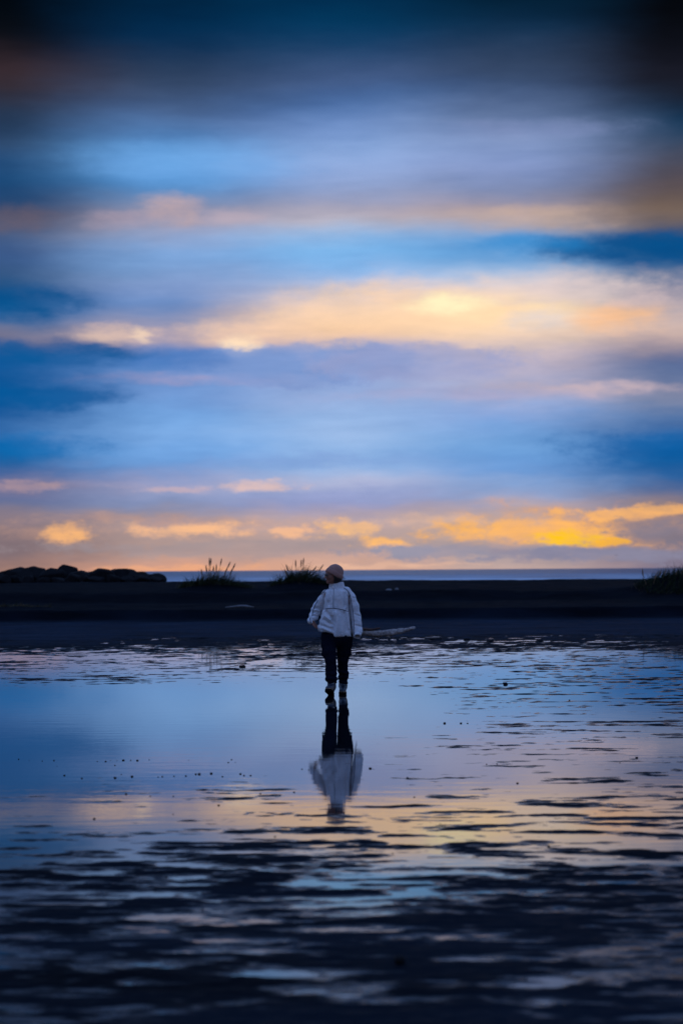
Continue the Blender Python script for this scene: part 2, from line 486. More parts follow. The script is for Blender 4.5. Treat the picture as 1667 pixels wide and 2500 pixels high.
MAT = dict(
    sand=mat_sand(), water=mat_water(), sea=mat_sea(), fleece=mat_fleece(),
    rock=simple('basalt', (0.007, 0.007, 0.008), 0.9, 0.05, 3.0, 0.4, 0.6, 9),
    pebble=simple('dark_pebble', (0.008, 0.008, 0.009), 0.8, 0.08, 20, 0.4),
    green=simple('grass_green', (0.014, 0.022, 0.009), 0.75, 0.05, 3.0, 0.4),
    straw=simple('grass_straw', (0.07, 0.052, 0.026), 0.8, 0.05, 3.0, 0.35),
    seed=simple('seed_head', (0.20, 0.12, 0.07), 0.8, 0.1, 9.0, 0.3),
    wood=simple('driftwood', (0.25, 0.215, 0.20), 0.8, 0.2, 22, 0.75, 1.0, 30),
    barkwood=simple('driftwood_bark', (0.05, 0.026, 0.02), 0.8, 0.2, 16, 0.4, 0.8, 30),
    pale=simple('pale_scrap', (0.12, 0.12, 0.13), 0.7, 0.3, 12, 0.3),
    skin=simple('skin', (0.22, 0.095, 0.065), 0.5, 0.4, 30, 0.08),
    hair=simple('hair', (0.012, 0.009, 0.008), 0.45, 0.5, 60, 0.3, 0.6, 120),
    trousers=simple('navy_cloth', (0.0035, 0.005, 0.012), 0.95, 0.05, 40, 0.3, 0.5, 90),
    boot=simple('boot_leather', (0.014, 0.022, 0.035), 0.5, 0.4, 30, 0.3, 0.3, 80),
    sole=simple('boot_sole', (0.004, 0.004, 0.004), 0.9, 0.05, 30, 0.2),
    trim=simple('pale_trim', (0.55, 0.55, 0.55), 0.7, 0.3, 40, 0.15),
    welt=simple('tan_welt', (0.32, 0.22, 0.12), 0.7, 0.3, 40, 0.15),
    piping=simple('dark_piping', (0.012, 0.022, 0.045), 0.6, 0.3, 40, 0.2),
    metal=simple('zip_metal', (0.7, 0.7, 0.72), 0.35, 0.5, 40, 0.1, metal=0.8),
    knit=simple('taupe_knit', (0.30, 0.155, 0.125), 0.95, 0.1, 90, 0.18, 0.6, 200, sheen=0.2),
    lens=simple('dark_lens', (0.004, 0.004, 0.005), 0.12, 0.6, 10, 0.1),
    temple=simple('glasses_frame', (0.06, 0.045, 0.05), 0.35, 0.5, 10, 0.1),
    bird=simple('bird_feathers', (0.05, 0.05, 0.055), 0.8, 0.2, 10, 0.2),
)

# ------------------------------------------------------------------ beach terrain
SCARP = 73.0
MOUNDS = []   # (x, y, rx, ry, height)
def mound_at(X, Y, d, rx, ry, h):
    p = at(X, Y, d)
    MOUNDS.append((p[0], d, rx, ry, h))
mound_at(522, 1440, 89.0, 1.45, 1.6, 0.42)
mound_at(738, 1440, 90.0, 1.35, 1.6, 0.52)
mound_at(1668, 1450, 86.0, 1.9, 2.0, 0.62)
mound_at(30, 1485, 74.8, 1.6, 0.9, 0.10)

def flats(x, y):
    """relief of the wet flats in metres: humps about half a metre across, flooded where below zero"""
    large = fbm(x / 3.4 + 5, y / 4.5, octv=2)
    wx = x + 0.22 * fbm(x / 1.1, y / 1.0 + 7, octv=2)
    med = fbm(wx / 0.46 + 40, y / 0.20 + 0.2 * wx, octv=4, gain=0.70)
    fine = fbm(x / 0.13 + 11, y / 0.085 + 0.6 * wx, octv=3, gain=0.6)
    n = 3.0 * med + 1.1 * large + (0.40 + 0.45 * (1 - sstep(11, 17, y))) * fine          # about unit spread
    lft = np.interp(y, [0, 8.5, 10.0, 12.0, 14.0, 16.5, 19, 23, 29, 32, 35, 39, 43, 48, 53, 60, 66], [1.6, 1.2, .62, .0, -.70, -1.6, -2.5, -3.2, -3.2, -2.1, -.8, -.35, .05, .55, 1.0, 1.5, 2.2])
    rgt = np.interp(y, [0, 8.5, 10.0, 12.0, 14.0, 16.5, 19, 22, 25, 29, 34, 39, 43, 48, 53, 60, 66], [1.6, 1.25, .70, .05, -.55, -.95, -1.2, -1.0, -.35, .12, .12, -.05, .05, .55, 1.0, 1.5, 2.2])
    k = sstep(-0.15, 0.55, x / np.maximum(0.141 * y, 1.5))
    lvl = lft * (1 - k) + rgt * k
    return 0.0060 * (n + lvl)

def terrain(x, y):
    w = 0.9 * fbm(x / 5.0, x * 0 + 3.3, octv=4)
    ys = SCARP + w + 0.012 * x
    ys2 = 85.5 + 1.6 * fbm(x / 8.0 + 9, x * 0 + 1.7, octv=4) + 0.02 * x
    z = flats(x, y)
    z = z + 0.090 * sstep(57, 73, y)
    z = z + 0.34 * (0.75 * sstep(ys - 0.35, ys + 0.12, y) + 0.25 * sstep(ys - 1.2, ys + 0.6, y))
    z = z + 0.055 * sstep(74, 85, y)
    z = z + 0.33 * sstep(ys2 - 1.2, ys2 + 0.9, y)
    z = z + 0.17 * sstep(87, 128, y)
    up = sstep(72, 76, y)
    z = z + up * (0.085 * fbm(x / 3.6, y / 3.6, octv=4) + 0.014 * fbm(x / 0.5, y / 0.7, octv=3))
    for (mx, my, rx, ry, h) in MOUNDS:
        z = z + h * np.exp(-(((x - mx) / rx) ** 2 + ((y - my) / ry) ** 2) * 1.4)
    z = z - 2.6 * sstep(131, 185, y)
    return z

def build_beach():
    ys = list(np.linspace(-25, 6, 24))
    y = 6.0
    while y < 66:
        y += 0.5 * max(0.02, y * y / (CAM_H * FPX * 0.41)); ys.append(y)
    while y < 92:
        y += 0.16; ys.append(y)
    while y < 132:
        y += 0.5; ys.append(y)
    while y < 200:
        y += 4; ys.append(y)
    ys = np.array(ys)
    inner = np.linspace(-1, 1, 440)
    half = np.maximum(2.6, 0.175 * ys + 0.8)
    outer = np.array([0.4, 1.2, 3, 6, 12, 24, 50, 110, 260, 600.0])
    X = half[:, None] * inner[None]
    X = np.hstack([-(half[:, None] + outer[::-1][None]), X, half[:, None] + outer[None]])
    Y = np.broadcast_to(ys[:, None], X.shape)
    Z = terrain(X, Y)
    nr, nc = X.shape
    V = np.stack([X, Y, Z], -1).reshape(-1, 3)
    i = np.arange(nr * nc).reshape(nr, nc)
    F = np.stack([i[:-1, :-1], i[:-1, 1:], i[1:, 1:], i[1:, :-1]], -1).reshape(-1, 4)
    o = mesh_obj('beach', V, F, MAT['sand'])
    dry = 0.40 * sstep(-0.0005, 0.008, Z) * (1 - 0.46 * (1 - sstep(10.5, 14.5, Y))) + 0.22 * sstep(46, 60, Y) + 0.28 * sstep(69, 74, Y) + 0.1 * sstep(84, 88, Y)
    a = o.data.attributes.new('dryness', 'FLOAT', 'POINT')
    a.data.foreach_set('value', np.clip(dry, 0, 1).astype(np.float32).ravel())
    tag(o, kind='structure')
    w = mesh_obj('water', [(-200, -25, 0), (200, -25, 0), (200, 72, 0), (-200, 72, 0)], [(0, 1, 2, 3)], MAT['water'])
    tag(w, kind='structure')
    s = mesh_obj('sea', [(-30000, 140, -0.3), (30000, 140, -0.3), (30000, 50000, -0.3), (-30000, 50000, -0.3)],
                 [(0, 1, 2, 3)], MAT['sea'])
    tag(s, kind='structure')
build_beach()

def ground(x, y):
    return float(terrain(np.array([float(x)]), np.array([float(y)]))[0])

# ------------------------------------------------------------------ signed-distance modelling
def cone(P, a, b, ra, rb):
    a = np.asarray(a, float); b = np.asarray(b, float)
    ba = b - a
    t = np.clip(((P - a) @ ba) / (ba @ ba + 1e-12), 0, 1)
    return np.linalg.norm(P - a - t[:, None] * ba, axis=1) - (ra + (rb - ra) * t)

def ell(P, c, r):
    r = np.asarray(r, float)
    q = (P - np.asarray(c, float)) / r
    k0 = np.linalg.norm(q, axis=1); k1 = np.linalg.norm(q / r, axis=1) + 1e-9
    return k0 * (k0 - 1.0) / k1

def smin(a, b, k):
    h = np.clip(0.5 + 0.5 * (b - a) / k, 0, 1)
    return b * (1 - h) + a * h - k * h * (1 - h)

def smax(a, b, k): return -smin(-a, -b, k)

def chain(P, pts, k=0.03):
    d = None
    for (p, r), (q, s) in zip(pts[:-1], pts[1:]):
        c = cone(P, p, q, r, s)
        d = c if d is None else smin(d, c, k)
    return d

def sdf_grid(f, lo, hi, h):
    lo = np.asarray(lo, float); hi = np.asarray(hi, float)
    B = 8
    nb = np.ceil((hi - lo) / (h * B)).astype(int)
    n = nb * B + 1
    ci = np.stack(np.meshgrid(*[np.arange(k) for k in nb], indexing='ij'), -1).reshape(-1, 3)
    cc = lo + (ci + 0.5) * B * h
    fc = f(cc)
    F = np.repeat(np.repeat(np.repeat(fc.reshape(nb), B, 0), B, 1), B, 2)
    F = np.pad(F, ((0, 1), (0, 1), (0, 1)), mode='edge').astype(np.float32)
    act = np.abs(fc) < B * h * 1.3
    loc = np.stack(np.meshgrid(*[np.arange(B + 1)] * 3, indexing='ij'), -1).reshape(-1, 3)
    A = ci[act]
    for s in range(0, len(A), 400):
        blk = A[s:s + 400]
        idx = (blk[:, None, :] * B + loc[None]).reshape(-1, 3)
        F[idx[:, 0], idx[:, 1], idx[:, 2]] = f(lo + idx * h)
    return F, lo

def surface_nets(F, lo, h, smooth_it=1):
    S = F < 0
    nx, ny, nz = F.shape
    off = [(i, j, k) for i in (0, 1) for j in (0, 1) for k in (0, 1)]
    cnt = np.zeros((nx - 1, ny - 1, nz - 1), np.int8)
    for (i, j, k) in off:
        cnt += S[i:nx-1+i, j:ny-1+j, k:nz-1+k]
    cells = np.argwhere((cnt > 0) & (cnt < 8))
    idx = np.full(cnt.shape, -1, np.int32)
    idx[cells[:, 0], cells[:, 1], cells[:, 2]] = np.arange(len(cells))
    vals = np.stack([F[cells[:, 0] + o[0], cells[:, 1] + o[1], cells[:, 2] + o[2]] for o in off], 1)
    acc = np.zeros((len(cells), 3)); num = np.zeros(len(cells))
    for a in range(8):
        for b in range(a + 1, 8):
            da = np.array(off[b]) - np.array(off[a])
            if np.abs(da).sum() != 1: continue
            va, vb = vals[:, a], vals[:, b]
            m = (va < 0) != (vb < 0)
            t = np.where(m, va / np.where(m, va - vb, 1), 0)
            p = np.array(off[a])[None] + t[:, None] * da[None]
            acc[m] += p[m]; num[m] += 1
    V = lo + (cells + acc / num[:, None]) * h
    faces = []
    for ax in range(3):
        o1, o2 = [(1, 2), (2, 0), (0, 1)][ax]
        sl0 = [slice(None)] * 3; sl1 = [slice(None)] * 3
        sl0[ax] = slice(0, -1); sl1[ax] = slice(1, None)
        a, b = S[tuple(sl0)], S[tuple(sl1)]
        e = np.argwhere(a != b)
        ok = (e[:, o1] > 0) & (e[:, o2] > 0) & (e[:, o1] < cnt.shape[o1]) & (e[:, o2] < cnt.shape[o2])
        e = e[ok]
        sgn = a[e[:, 0], e[:, 1], e[:, 2]]
        def cell(d1, d2):
            q = e.copy(); q[:, o1] -= d1; q[:, o2] -= d2
            return idx[q[:, 0], q[:, 1], q[:, 2]]
        quad = np.stack([cell(1, 1), cell(0, 1), cell(0, 0), cell(1, 0)], 1)
        quad[~sgn] = quad[~sgn][:, ::-1]
        faces.append(quad)
    Fc = np.vstack(faces)
    Fc = Fc[(Fc >= 0).all(1)]
    for _ in range(smooth_it):
        s = np.zeros_like(V); c = np.zeros(len(V))
        for k in range(4):
            i, j = Fc[:, k], Fc[:, (k + 1) % 4]
            for a_, b_ in ((i, j), (j, i)):
                c += np.bincount(a_, minlength=len(V))
                for ax in range(3):
                    s[:, ax] += np.bincount(a_, weights=V[b_, ax], minlength=len(V))
        V = 0.5 * V + 0.5 * s / np.maximum(c, 1)[:, None]
    return V, Fc

def sdf_obj(name, f, lo, hi, h, mat, parent, it=1):
    F, l = sdf_grid(f, lo, hi, h)
    V, Fc = surface_nets(F, l, h, it)
    return mesh_obj(name, V, Fc, mat, parent)

# ------------------------------------------------------------------ the walking person
S_ = 0.000809
def U(u, v, y=0.0):
    return np.array([(u - 800) * S_, y, (2250 - v) * S_])
def L(u): return u * S_

person = empty('person', ((822.4 - 833.5) / FPX * 31.17, 31.17, 0.0))
tag(person, 'person in pale fleece jacket, taupe beanie and dark trousers walking across wet sand', 'person')

HEAD = np.array([-0.055, -0.015, 1.541])
YAW, PIT = R(74), R(5)
_f = np.array([-math.sin(YAW), -math.cos(YAW), 0.0])           # the way the face looks
_f = _f * math.cos(PIT) + np.array([0, 0, -math.sin(PIT)])
_xl = np.array([-math.cos(YAW), math.sin(YAW), 0.0]) * -1        # lateral axis
_zl = np.cross(_xl, -_f)
if _zl[2] < 0: _xl = -_xl; _zl = -_zl
HB = np.stack([_xl, -_f, _zl], 0)                                # rows: local axes in body space
def to_head(P): return (P - HEAD) @ HB.T
def from_head(Q): return np.asarray(Q, float) @ HB + HEAD

def head_sdf(P):
    q = to_head(P)
    q = q.copy(); q[:, 0] = np.abs(q[:, 0])
    d = ell(q, (0, 0.008, 0.035), (0.074, 0.096, 0.084))
    d = smin(d, ell(q, (0, -0.034, -0.028), (0.060, 0.062, 0.080)), 0.03)
    d = smin(d, cone(q, (0, -0.03, -0.076), (0, -0.076, -0.092), 0.036, 0.020), 0.025)
    d = smin(d, cone(q, (0.048, 0.0, -0.055), (0.012, -0.07, -0.09), 0.018, 0.016), 0.02)
    d = smin(d, cone(q, (0, -0.084, 0.022), (0.034, -0.076, 0.022), 0.011, 0.010), 0.014)
    d = smin(d, cone(q, (0.036, -0.068, -0.028), (0.05, -0.04, -0.03), 0.014, 0.012), 0.02)
    d = smax(d, -ell(q, (0.031, -0.100, 0.002), (0.018, 0.016, 0.013)), 0.012)
    d = smin(d, ell(q, (0.030, -0.081, 0.002), (0.012, 0.012, 0.011)), 0.004)
    d = smin(d, cone(q, (0, -0.090, 0.006), (0, -0.114, -0.034), 0.007, 0.0095), 0.010)
    d = smin(d, ell(q, (0.009, -0.104, -0.037), (0.008, 0.010, 0.008)), 0.006)
    d = smin(d, cone(q, (0, -0.094, -0.060), (0.018, -0.086, -0.062), 0.006, 0.003), 0.006)
    d = smin(d, cone(q, (0, -0.092, -0.071), (0.015, -0.085, -0.069), 0.0068, 0.003), 0.006)
    d = smin(d, ell(q, (0.074, 0.014, -0.012), (0.008, 0.018, 0.030)), 0.008)
    return d

SHR, SHL = U(955, 640, 0.02), U(630, 650, 0.02)
ARM_R = [(SHR, .048), (U(1050, 850, 0.03), .044), (U(1085, 1010, 0.03), .038), (U(1105, 1200, 0.0), .032), (U(1108, 1270, -0.005), .026)]
ARM_L = [(SHL, .046), (U(540, 800, 0.06), .042), (U(470, 925, 0.09), .038), (U(412, 1010, 0.05), .032), (U(385, 1085, 0.0), .025)]

def hand_sdf(P, W, dirv, side, up, curl, sc=1.0):
    """W wrist, dirv along the hand, side towards the thumb, up back of the hand"""
    dirv = dirv / np.linalg.norm(dirv)
    side = side - dirv * (side @ dirv); side /= np.linalg.norm(side)
    up = np.cross(dirv, side) * (1 if np.cross(dirv, side) @ up > 0 else -1)
    B = np.stack([side, up, dirv], 0)
    q = (P - W) @ B.T / sc
    d = ell(q, (0, 0, 0.045), (0.040, 0.015, 0.056))
    d = smin(d, cone(q, (0, 0, -0.02), (0, 0, 0.02), 0.025, 0.024), 0.02)
    for fx, ln, r in ((0.028, 0.070, 0.0082), (0.009, 0.078, 0.0086), (-0.010, 0.072, 0.0082), (-0.027, 0.056, 0.0072)):
        a = np.array([fx, 0.0, 0.086]); dd = np.array([fx * 0.12 / 0.03 * 0.3, 0, 1.0]); ang = 0.0
        for seg, rr in ((0.45, 1.0), (0.30, 0.93), (0.25, 0.85)):
            ang += curl
            v = np.array([dd[0] * 0.3, -math.sin(ang), math.cos(ang)])
            b = a + v * ln * seg
            d = smin(d, cone(q, a, b, r * rr, r * rr * 0.93), 0.004)
            a = b
    t0, t1, t2, t3 = np.array([0.022, -0.004, 0.022]), np.array([0.046, -0.012, 0.05]), np.array([0.056, -0.018, 0.078]), np.array([0.056, -0.022, 0.1])
    d = smin(d, cone(q, t0, t1, 0.014, 0.011), 0.01)
    d = smin(d, cone(q, t1, t2, 0.0102, 0.0092), 0.004)
    d = smin(d, cone(q, t2, t3, 0.0090, 0.0078), 0.004)
    return d * sc

LEG_L = [(U(690, 1330, -.01), .085), (U(672, 1560, -.06), .070), (U(692, 1720, -.13), .052), (U(698, 1900, -.14), .05), (U(700, 2110, -.15), .036)]
LEG_R = [(U(880, 1330, .01), .085), (U(885, 1560, .05), .070), (U(872, 1720, .06), .052), (U(876, 1900, .10), .05), (U(878, 2110, .13), .036)]

def near(P, c, r, f):
    """evaluate f only within r of c; beyond, a plain bound"""
    q = np.linalg.norm(P - c, axis=1)
    out = q - r + 0.09
    m = q < r
    if m.any(): out[m] = f(P[m])
    return out

def body_sdf(P):
    d = near(P, HEAD, 0.26, head_sdf)
    d = smin(d, cone(P, from_head((0, 0.03, -0.07)), U(790, 600, 0.03), 0.052, 0.060), 0.03)
    d = smin(d, ell(P, U(785, 800, 0.02), (0.145, 0.085, 0.20)), 0.05)
    d = smin(d, ell(P, U(785, 1150, 0.02), (0.125, 0.085, 0.20)), 0.06)
    d = smin(d, ell(P, U(785, 1330, 0.02), (0.155, 0.09, 0.11)), 0.06)
    for c in (ARM_L, ARM_R):
        d = smin(d, chain(P, c, 0.02), 0.03)
    for c in (LEG_L, LEG_R):
        d = smin(d, chain(P, c, 0.03), 0.03)
    d = smin(d, near(P, U(445, 1150), 0.24, lambda Q: hand_sdf(Q, U(385, 1085, -0.005), np.array([0.66, 0.10, -0.74]), np.array([-0.3, -0.8, -0.5]), np.array([-0.7, -0.3, -0.6]), 0.30, 0.96)), 0.012)
    d = smin(d, near(P, U(1108, 1320), 0.24, lambda Q: hand_sdf(Q, U(1108, 1195, -0.005), np.array([-0.02, -0.04, -1.0]), np.array([-0.4, -0.9, 0.0]), np.array([0.8, -0.3, 0]), 0.5, 0.92)), 0.012)
    d = smin(d, cone(P, U(700, 2120, -.15), U(692, 2185, -.17), .036, .024), 0.015)
    d = smin(d, cone(P, U(690, 2190, -.18), U(668, 2140, -.30), .022, .016), 0.015)
    d = smin(d, cone(P, U(878, 2120, .13), U(880, 2185, .14), .036, .024), 0.015)
    d = smin(d, cone(P, U(880, 2188, .12), U(878, 2196, -.02), .022, .016), 0.015)
    return d

sdf_obj('body', body_sdf, (-0.46, -0.46, -0.02), (0.36, 0.32, 1.70), 0.0045, MAT['skin'], person, 1)

# jacket ------------------------------------------------------------
TV = np.array([545, 575, 610, 660, 720, 880, 1000, 1100, 1200, 1260, 1345])
TL = np.array([700, 655, 608, 580, 568, 566, 536, 506, 474, 478, 486])
TR = np.array([890, 925, 962, 975, 975, 972, 988, 1006, 1026, 1036, 1042])
TB = np.array([.075, .092, .108, .122, .132, .142, .150, .158, .165, .165, .160])
TZ = (2250 - TV[::-1]) * S_
SLV_R = [(U(935, 620, .015), L(82)), (U(1000, 720, .03), L(86)), (U(1050, 860, .035), L(87)), (U(1078, 1020, .03), L(86)),
         (U(1095, 1160, .005), L(84)), (U(1106, 1245, -.03), L(76)), (U(1110, 1305, -.065), L(60))]
SLV_L = [(U(625, 645, .015), L(66)), (U(560, 750, .05), L(74)), (U(490, 860, .085), L(78)), (U(448, 950, .09), L(74)),
         (U(420, 1010, .06), L(66)), (U(388, 1062, .01), L(56)), (U(376, 1096, -.005), L(50))]

def torso_sdf(P):
    z = P[:, 2]
    lft = np.interp(z, TZ, ((TL - 800) * S_)[::-1]); rgt = np.interp(z, TZ, ((TR - 800) * S_)[::-1])
    b = np.interp(z, TZ, TB[::-1])
    cx, a = (lft + rgt) / 2, (rgt - lft) / 2
    dx, dy = np.abs((P[:, 0] - cx) / a), np.abs((P[:, 1] - 0.02) / b)
    r = (dx ** 2.5 + dy ** 2.5) ** 0.4
    d = (r - 1) * np.minimum(a, b) * 0.9
    u = P[:, 0] / S_ + 800
    hem = (2250 - (1258 + 80 * sstep(600, 850, u))) * S_
    d = smax(d, hem - z, 0.022)
    d = smax(d, z - (2250 - 560) * S_, 0.05)
    return d

FOLDS = [([(770, 950), (792, 1120), (765, 1320)], 26, .014), ([(725, 1020), (745, 1150), (712, 1300)], 24, -.012),
         ([(625, 930), (690, 1010), (742, 1090)], 20, -.012), ([(585, 1060), (650, 1110), (715, 1135)], 20, -.010),
         ([(600, 1000), (680, 1065)], 18, .008), ([(560, 1190), (640, 1230), (720, 1262)], 22, .010), ([(545, 1150), (620, 1180), (700, 1205)], 20, -.008),
         ([(985, 690), (992, 860), (1008, 1090), (1030, 1300)], 15, -.020), ([(950, 640), (945, 870)], 18, .007), ([(915, 650), (912, 860)], 16, -.007),
         ([(900, 960), (930, 1120), (925, 1310)], 28, -.009), ([(965, 960), (985, 1200)], 20, .008), ([(850, 1000), (860, 1300)], 24, .006),
         ([(600, 650), (585, 760), (590, 880)], 22, -.012), ([(640, 640), (650, 740)], 22, .006), ([(690, 640), (670, 820)], 26, -.006),
         ([(440, 880), (500, 860), (560, 900)], 14, -.013), ([(415, 945), (470, 930), (535, 975)], 13, -.012), ([(400, 1000), (450, 990), (505, 1030)], 12, -.011),
         ([(430, 910), (520, 925)], 14, .008), ([(410, 970), (490, 990)], 12, .008), ([(1040, 720), (1115, 712)], 10, -.005),
         ([(1075, 980), (1150, 1010)], 16, -.007), ([(1080, 1150), (1165, 1175)], 16, -.007), ([(1075, 1060), (1155, 1085)], 18, .005)]
def jacket_sdf(P):
    u = P[:, 0] / S_ + 800; v = 2250 - P[:, 2] / S_
    d = torso_sdf(P)
    d = smin(d, chain(P, SLV_R, 0.03), 0.010)
    d = smin(d, chain(P, SLV_L, 0.03), 0.010)
    # raised cuffs
    for (c, n, r, rr) in ((U(1110, 1314, -.075), np.array([.03, -.62, -.8]), L(60), L(16)),
                          (U(372, 1100, -.005), np.array([.35, -.1, -.93]), L(46), L(17))):
        q = P - c; h = q @ n / np.linalg.norm(n)
        rad = np.sqrt(np.maximum((q ** 2).sum(1) - h * h, 0))
        d = smin(d, np.sqrt((rad - r + rr) ** 2 + (h * 0.8) ** 2) - rr, 0.012)
    # heavy soft folds: ridges (+) and valleys (-) drawn on the front
    fr = sstep(0.06, 0.0, P[:, 1])
    for (pts, w, amp) in FOLDS:
        best = None
        for (a, b) in zip(pts[:-1], pts[1:]):
            a = np.array(a, float); b = np.array(b, float); ab = b - a
            t = np.clip(((u - a[0]) * ab[0] + (v - a[1]) * ab[1]) / (ab @ ab), 0, 1)
            q = (u - a[0] - t * ab[0]) ** 2 + (v - a[1] - t * ab[1]) ** 2
            best = q if best is None else np.minimum(best, q)
        d = d - 1.45 * fr * amp * np.exp(-best / (w * w))
    # rumples
    d = d + 0.0075 * fbm(P[:, 0] * 11 + P[:, 2] * 3, P[:, 2] * 7, P[:, 1] * 9, octv=2)
    slv = sstep(560, 500, u) * sstep(800, 900, v)
    d = d + slv * 0.006 * np.sin((v * 0.9 - u * 0.55) * 0.062)
    d = d + 0.004 * sstep(1020, 1070, u) * np.sin(v * 0.030 + u * .02) * sstep(1050, 1200, v)
    # hollow cuffs and hem
    d = smax(d, -cone(P, U(1110, 1292, -.055), U(1111, 1380, -.14), L(41), L(46)), 0.005)
    d = smax(d, -cone(P, U(386, 1085, -.01), U(425, 1160, -.02), L(34), L(40)), 0.006)
    # stand-up collar
    q = P - U(790, 540, 0.03)
    rr = np.sqrt((q[:, 0] / L(126)) ** 2 + (q[:, 1] / 0.088) ** 2)
    co = (rr - 1 - 0.10 * (v - 540) / 60) * 0.085
    top = (2250 - (478 - np.clip(u - 665, -40, 260) * 0.17)) * S_
    co = smax(co, P[:, 2] - top, 0.016)
    co = smax(co, U(0, 640)[2] - P[:, 2], 0.01)
    d = smin(d, co, 0.018)
    inn = (rr - 0.80) * 0.085
    d = smax(d, -smax(inn, U(0, 560)[2] - P[:, 2], 0.01), 0.01)
    return d

jacket = sdf_obj('jacket', jacket_sdf, (-0.42, -0.24, 0.66), (0.34, 0.26, 1.50), 0.005, MAT['fleece'], person, 1)
jacket['label'] = 'pale grey fleece jacket with dark piping'

def front(f, u, v, y0=-0.4, y1=0.2):
    """depth of the first surface met from the front at u, v"""
    ys = np.linspace(y0, y1, 400)
    p = np.stack([np.full(400, (u - 800) * S_), ys, np.full(400, (2250 - v) * S_)], 1)
    d = f(p)
    k = np.argmax(d < 0.0005)
    return ys[k] if d[k] < 0.0005 else None

def seam(name, pts, r, mat, n=40, f=jacket_sdf, parent=jacket, lift=0.0015):
    c = catmull([(a, b, 0) for a, b in pts], n)
    path = []
    for a, b, _ in c:
        y = front(f, a, b)
        if y is not None: path.append(U(a, b, y - lift))
    path = np.array(path)
    if len(path) > 6:   # smooth the depth
        for _ in range(3): path[1:-1, 1] = (path[:-2, 1] + path[1:-1, 1] * 2 + path[2:, 1]) / 4
    vs, fs = tube(path, r, 6)
    return mesh_obj(name, vs, fs, mat, parent)

seam('chest_seam', [(582, 893), (660, 882), (760, 880), (870, 902), (968, 932)], .0042, MAT['piping'])
seam('raglan_piping', [(898, 556), (950, 590), (995, 660), (1012, 740), (1030, 850), (1045, 950), (1056, 1080), (1058, 1200), (1060, 1300)], .0040, MAT['piping'], 60)
seam('raglan_piping', [(668, 560), (620, 580), (575, 622), (540, 668)], .0046, MAT['piping'], 24)
seam('sleeve_piping', [(488, 752), (450, 820), (420, 890), (402, 960), (400, 1000)], .0048, MAT['piping'], 30)
seam('cuff_piping', [(362, 1030), (366, 1065), (378, 1105)], .0046, MAT['piping'], 14)
seam('zip', [(737, 520), (742, 600), (738, 700), (735, 800), (736, 872)], .0022, MAT['piping'], 40)
zy = front(jacket_sdf, 740, 555)
vs, fs = tube([U(736, 520, zy - .006), U(737, 545, zy - .008), U(740, 575, zy - .009)], [.004, .006, .007], 8)
mesh_obj('zip_pull', vs, fs, MAT['metal'], jacket)
cp = catmull([U(1060, 1290, -.07), U(1062, 1340, -.075), U(1066, 1400, -.075), U(1074, 1460, -.075), U(1083, 1490, -.075),
              U(1094, 1470, -.075), U(1082, 1420, -.073), U(1074, 1360, -.07), U(1068, 1310, -.065)], 50)
vs, fs = tube(cp, .0028, 6)
mesh_obj('draw_cord', vs, fs, MAT['piping'], jacket)

# trousers ------------------------------------------------------------
TLEG_L = [(U(668, 1370, -.02), L(128)), (U(660, 1460, -.04), L(120)), (U(668, 1590, -.09), L(112)), (U(690, 1700, -.13), L(92)),
          (U(697, 1880, -.14), L(92)), (U(700, 1985, -.15), L(97)), (U(702, 2020, -.155), L(88))]
TLEG_R = [(U(905, 1370, .01), L(128)), (U(903, 1460, .03), L(124)), (U(891, 1590, .055), L(110)), (U(873, 1700, .06), L(90)),
          (U(878, 1880, .10), L(80)), (U(888, 1945, .12), L(86)), (U(874, 2010, .13), L(74)), (U(877, 2062, .135), L(76))]

def trousers_sdf(P):
    u = P[:, 0] / S_ + 800; v = 2250 - P[:, 2] / S_
    d = ell(P, U(786, 1330, 0.01), (L(252), 0.135, 0.15))
    l = smax(chain(P, TLEG_L, 0.02), (2250 - 2062) * S_ - P[:, 2], 0.012)
    r = smax(chain(P, TLEG_R, 0.02), (2250 - 2094) * S_ - P[:, 2], 0.012)
    d = smin(d, l, 0.035); d = smin(d, r, 0.035)
    # keep the gap between the legs
    g = np.interp(v, [1440, 1500, 1640, 1760, 1860, 1950, 2120], [-30, 4, 3, 8, 2, 10, 22]) * S_
    gc = np.interp(v, [1440, 1640, 1760, 1860, 1950, 2120], [776, 779, 786, 790, 797, 795])
    d = smax(d, -(np.abs(P[:, 0] - (gc - 800) * S_) - g), 0.008)
    low = sstep(1780, 1960, v)
    d = d + (0.004 + 0.006 * low) * fbm(P[:, 0] * 9, P[:, 2] * (15), P[:, 1] * 9 + 4, octv=3)
    d = d + 0.005 * low * np.sin(v * 0.075 + 2.2 * fbm(P[:, 0] * 8, P[:, 1] * 8, octv=2))
    d = smax(d, P[:, 2] - (2250 - 1225) * S_, 0.02)
    for c, vv in ((700, 2062), (877, 2094)):
        y0 = -.155 if c == 700 else .137
        d = smax(d, -cone(P, U(c, vv - 18, y0), U(c, vv + 40, y0), L(66), L(72)), 0.005)
    return d

trousers = sdf_obj('trousers', trousers_sdf, (-0.26, -0.30, 0.10), (0.24, 0.28, 0.85), 0.005, MAT['trousers'], person, 1)

def rbox(P, c, half, r, tilt=0.0):
    q = P - c
    ca, sa = math.cos(tilt), math.sin(tilt)
    x = q[:, 0] * ca + q[:, 2] * sa; z = -q[:, 0] * sa + q[:, 2] * ca
    q = np.abs(np.stack([x, q[:, 1], z], 1)) - (np.asarray(half) - r)
    return np.linalg.norm(np.maximum(q, 0), axis=1) + np.minimum(q.max(1), 0) - r

